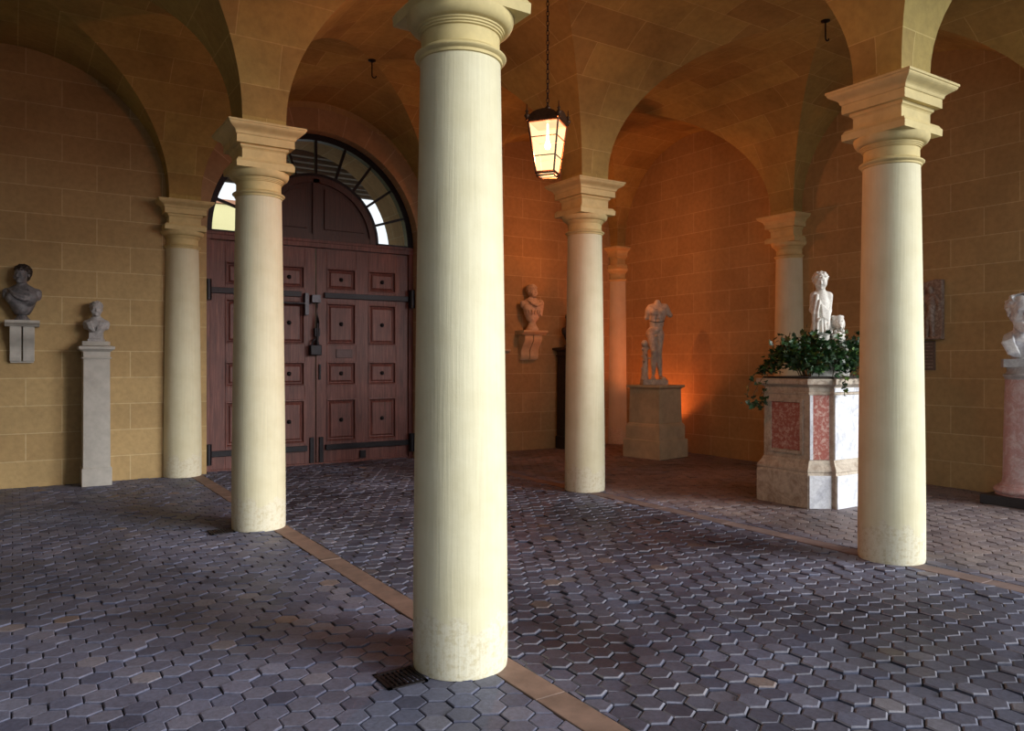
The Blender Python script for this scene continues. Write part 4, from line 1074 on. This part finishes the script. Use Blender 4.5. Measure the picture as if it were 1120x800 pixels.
    A.cap((.20,.12,.16),(.26,.16,.15),.022,.016,.01); A.build('sitting_animal', M['marble_boy'], s)
boy()

# ------------------------------------------------------------------ bearded bust on a pink column, right edge
HX, HY = 7.50, .535
t = empty('bust_pedestal', (HX,HY,0), 0, 'round pink marble column pedestal on a black base at the right edge', 'pedestal')
mb = MB(); mb.rectstack([(.32,0),(.32,.105)]); mb.build('plinth', M['black_stone'], t, bevel=.004)
mb = MB(); mb.lathe([(.21,.105),(.285,.108)]+[(.265+.035*math.sin(PI*i/10), .115+.09*i/10) for i in range(11)]+[(.24,.207),(.235,.225),(.218,.24)], 40); mb.build('base_ring', M['marble_pink'], t, 40)
mb = MB(); mb.lathe([(.216,.24),(.208,.30),(.20,.8),(.185,1.40)], 48); mb.build('shaft', M['marble_pink'], t, 40)
mb = MB(); mb.lathe([(.188,1.40),(.19,1.42),(.205,1.435),(.205,1.455),(.178,1.465),(.165,1.50),(.17,1.52),(.17,1.535)], 40); mb.build('cap', M['marble_pale'], t, 40)
b5 = bust((HX,HY+.03,1.535), math.radians(-60), 'white marble bust of a bearded old man on the pink column')
mb = MB(); mb.box(-.185,.185,-.135,.12,0,.095); mb.build('name_block', M['marble_pale'], b5, bevel=.006)
bust_figure(b5, M['marble_white'], .72, .33, .37, .085, math.radians(6), math.radians(5), 'shawl', 'curls', .1, beard=True, arms=False, depth=.15, fringe=.80)

# ------------------------------------------------------------------ relief and tablet on the right wall
t = empty('relief_panel', (X1-.001, 2.06, 2.275), 0, 'broken brown marble relief of figures on the right wall', 'relief')
mb = MB(); o = [(-.385,-.39),(.38,-.39),(.38,.30),(.2,.34),(.05,.31),(-.12,.345),(-.30,.385),(-.385,.375)]
mb.extrude([(a,b2) for a,b2 in o], -.07, 0, 'x'); mb.build('slab', M['relief'], t, bevel=.008)
F = Field((-.16,-.40,-.40),(-.04,.40,.40), .0075)
def fig(y, lean, h, arm):
    x = -.075
    F.chain([(x,y,-.35),(x-.01,y+lean*.4,-.14),(x,y+lean*.7,.02)],[.026,.032,.042],.02); F.chain([(x,y+.075,-.35),(x-.012,y+.05+lean*.4,-.14),(x,y+lean*.7,.02)],[.025,.032,.042],.02)
    F.ell((x,y+lean,.11),(.045,.062,.10),.03); F.cap((x,y+lean,.20),(x,y+lean*1.3,h),.026,.024,.02); F.ell((x-.005,y+lean*1.4,h+.03),(.040,.040,.050),.015)
    F.chain([(x,y+lean-.05,.18),(x-.012,y+lean-.11,.08),(x,y+lean-.15+arm,.0)],[.026,.022,.018],.015)
    F.chain([(x,y+lean+.05,.18),(x-.012,y+lean+.10,.09),(x,y+lean+.15,.14+arm)],[.026,.022,.018],.015)
fig(-.27,.02,.22,.05); fig(-.05,-.05,.20,-.05); fig(.18,.04,.22,.0)
for i in range(10): F.chain([(-.075,-.34+.02*i,.12-.05*i),(-.085,-.26+.03*i,-.02-.03*i),(-.075,-.20+.05*i,-.25)],[.010,.012,.010],.008)
F.box((-.10,-.385,-.39),(-.05,.38,-.35),.01); F.build('carved_figures', M['relief'], t)
t = empty('tablet', (X1-.001, 2.05, 1.68), 0, 'small inscribed stone tablet below the marble relief', 'tablet')
mb = MB(); mb.box(-.025,.004,-.26,.26,-.19,.19); mb.build('slab', M['tablet'], t, bevel=.003)
r = np.random.default_rng(8)
for row in range(8):                                       # worn, unreadable lines of lettering
    y = -.235; z = .155-row*.044; top = []; bot = []
    while y < .225:
        w = .008+.012*r.random(); h = .004+.006*r.random(); d = -.004-.005*r.random()
        top += [(y,z+h),(y+w,z+h)]; bot += [(y,z+d),(y+w,z+d)]; y += w+.003
    mb = MB(); mb.extrude(top+bot[::-1], -.0272, -.024, 'x'); mb.build('text_line', M['relief'], t)

# ------------------------------------------------------------------ floor drains
def drain(x, y, label, hs=.105):
    t = empty('drain_grate', (x,y,0), 0, label, 'grate', 'iron floor drains beside the columns')
    mb = MB(); a = hs
    for x0, x1, y0, y1 in ((-a,a,-a,-a+.018),(-a,a,a-.018,a),(-a,-a+.018,-a,a),(a-.018,a,-a,a)): mb.box(x0,x1,y0,y1,-.02,.009)
    mb.build('rim', M['iron'], t)
    mb = MB()
    for k in range(7):
        q = -a+.018+(2*a-.036)*(k+.5)/7; mb.box(q-.0065,q+.0065,-a+.01,a-.01,-.02,.008)
    for k in range(3): q = -a+2*a*(k+1)/4; mb.box(-a+.01,a-.01,q-.005,q+.005,-.02,.006)
    mb.build('bars', M['iron'], t)
    mb = MB(); mb.box(-a,a,-a,a,-.021,.001); mb.build('pit', M['black_stone'], t)
drain(-.358, -.02, 'dark iron drain grate at the foot of the nearest column')
drain(-.355, L-.03, 'dark iron drain grate at the foot of the column before the door')

# ------------------------------------------------------------------ light, camera, view
W = bpy.data.worlds.new('overcast_sky'); scene.world = W; W.use_nodes = True
bg = W.node_tree.nodes['Background']; bg.inputs[0].default_value = (.88,.94,1.0,1); bg.inputs[1].default_value = 1.2
sl = bpy.data.lights.new('hazy_sun', 'SUN'); sl.energy = 4.3; sl.angle = math.radians(30); sl.color = (1.0,.985,.95)
so = bpy.data.objects.new('hazy_sun', sl); COL.objects.link(so)
so.rotation_euler = Vector((-.50,.81,-.265)).to_track_quat('-Z','Y').to_euler()
cam = bpy.data.cameras.new('camera'); co = bpy.data.objects.new('camera', cam); COL.objects.link(co)
co.location = (-1.99246,-3.57891,1.59539); co.rotation_euler = (PI/2, 0, -.574422)
cam.sensor_width = 36; cam.lens = 842.183/1120*36; cam.shift_x = (560-559.67)/1120; cam.shift_y = -(400-396.18)/1120; cam.clip_start = .05
scene.camera = co
vs = scene.view_settings; vs.view_transform = 'Standard'; vs.look = 'None'; vs.gamma = 1; vs.use_curve_mapping = False; vs.exposure = 0
scene.cycles.use_denoising = True; scene.cycles.max_bounces = 10; scene.cycles.diffuse_bounces = 5; scene.cycles.transparent_max_bounces = 16
scene.cycles.sample_clamp_indirect = 8; scene.cycles.caustics_reflective = False; scene.cycles.caustics_refractive = False
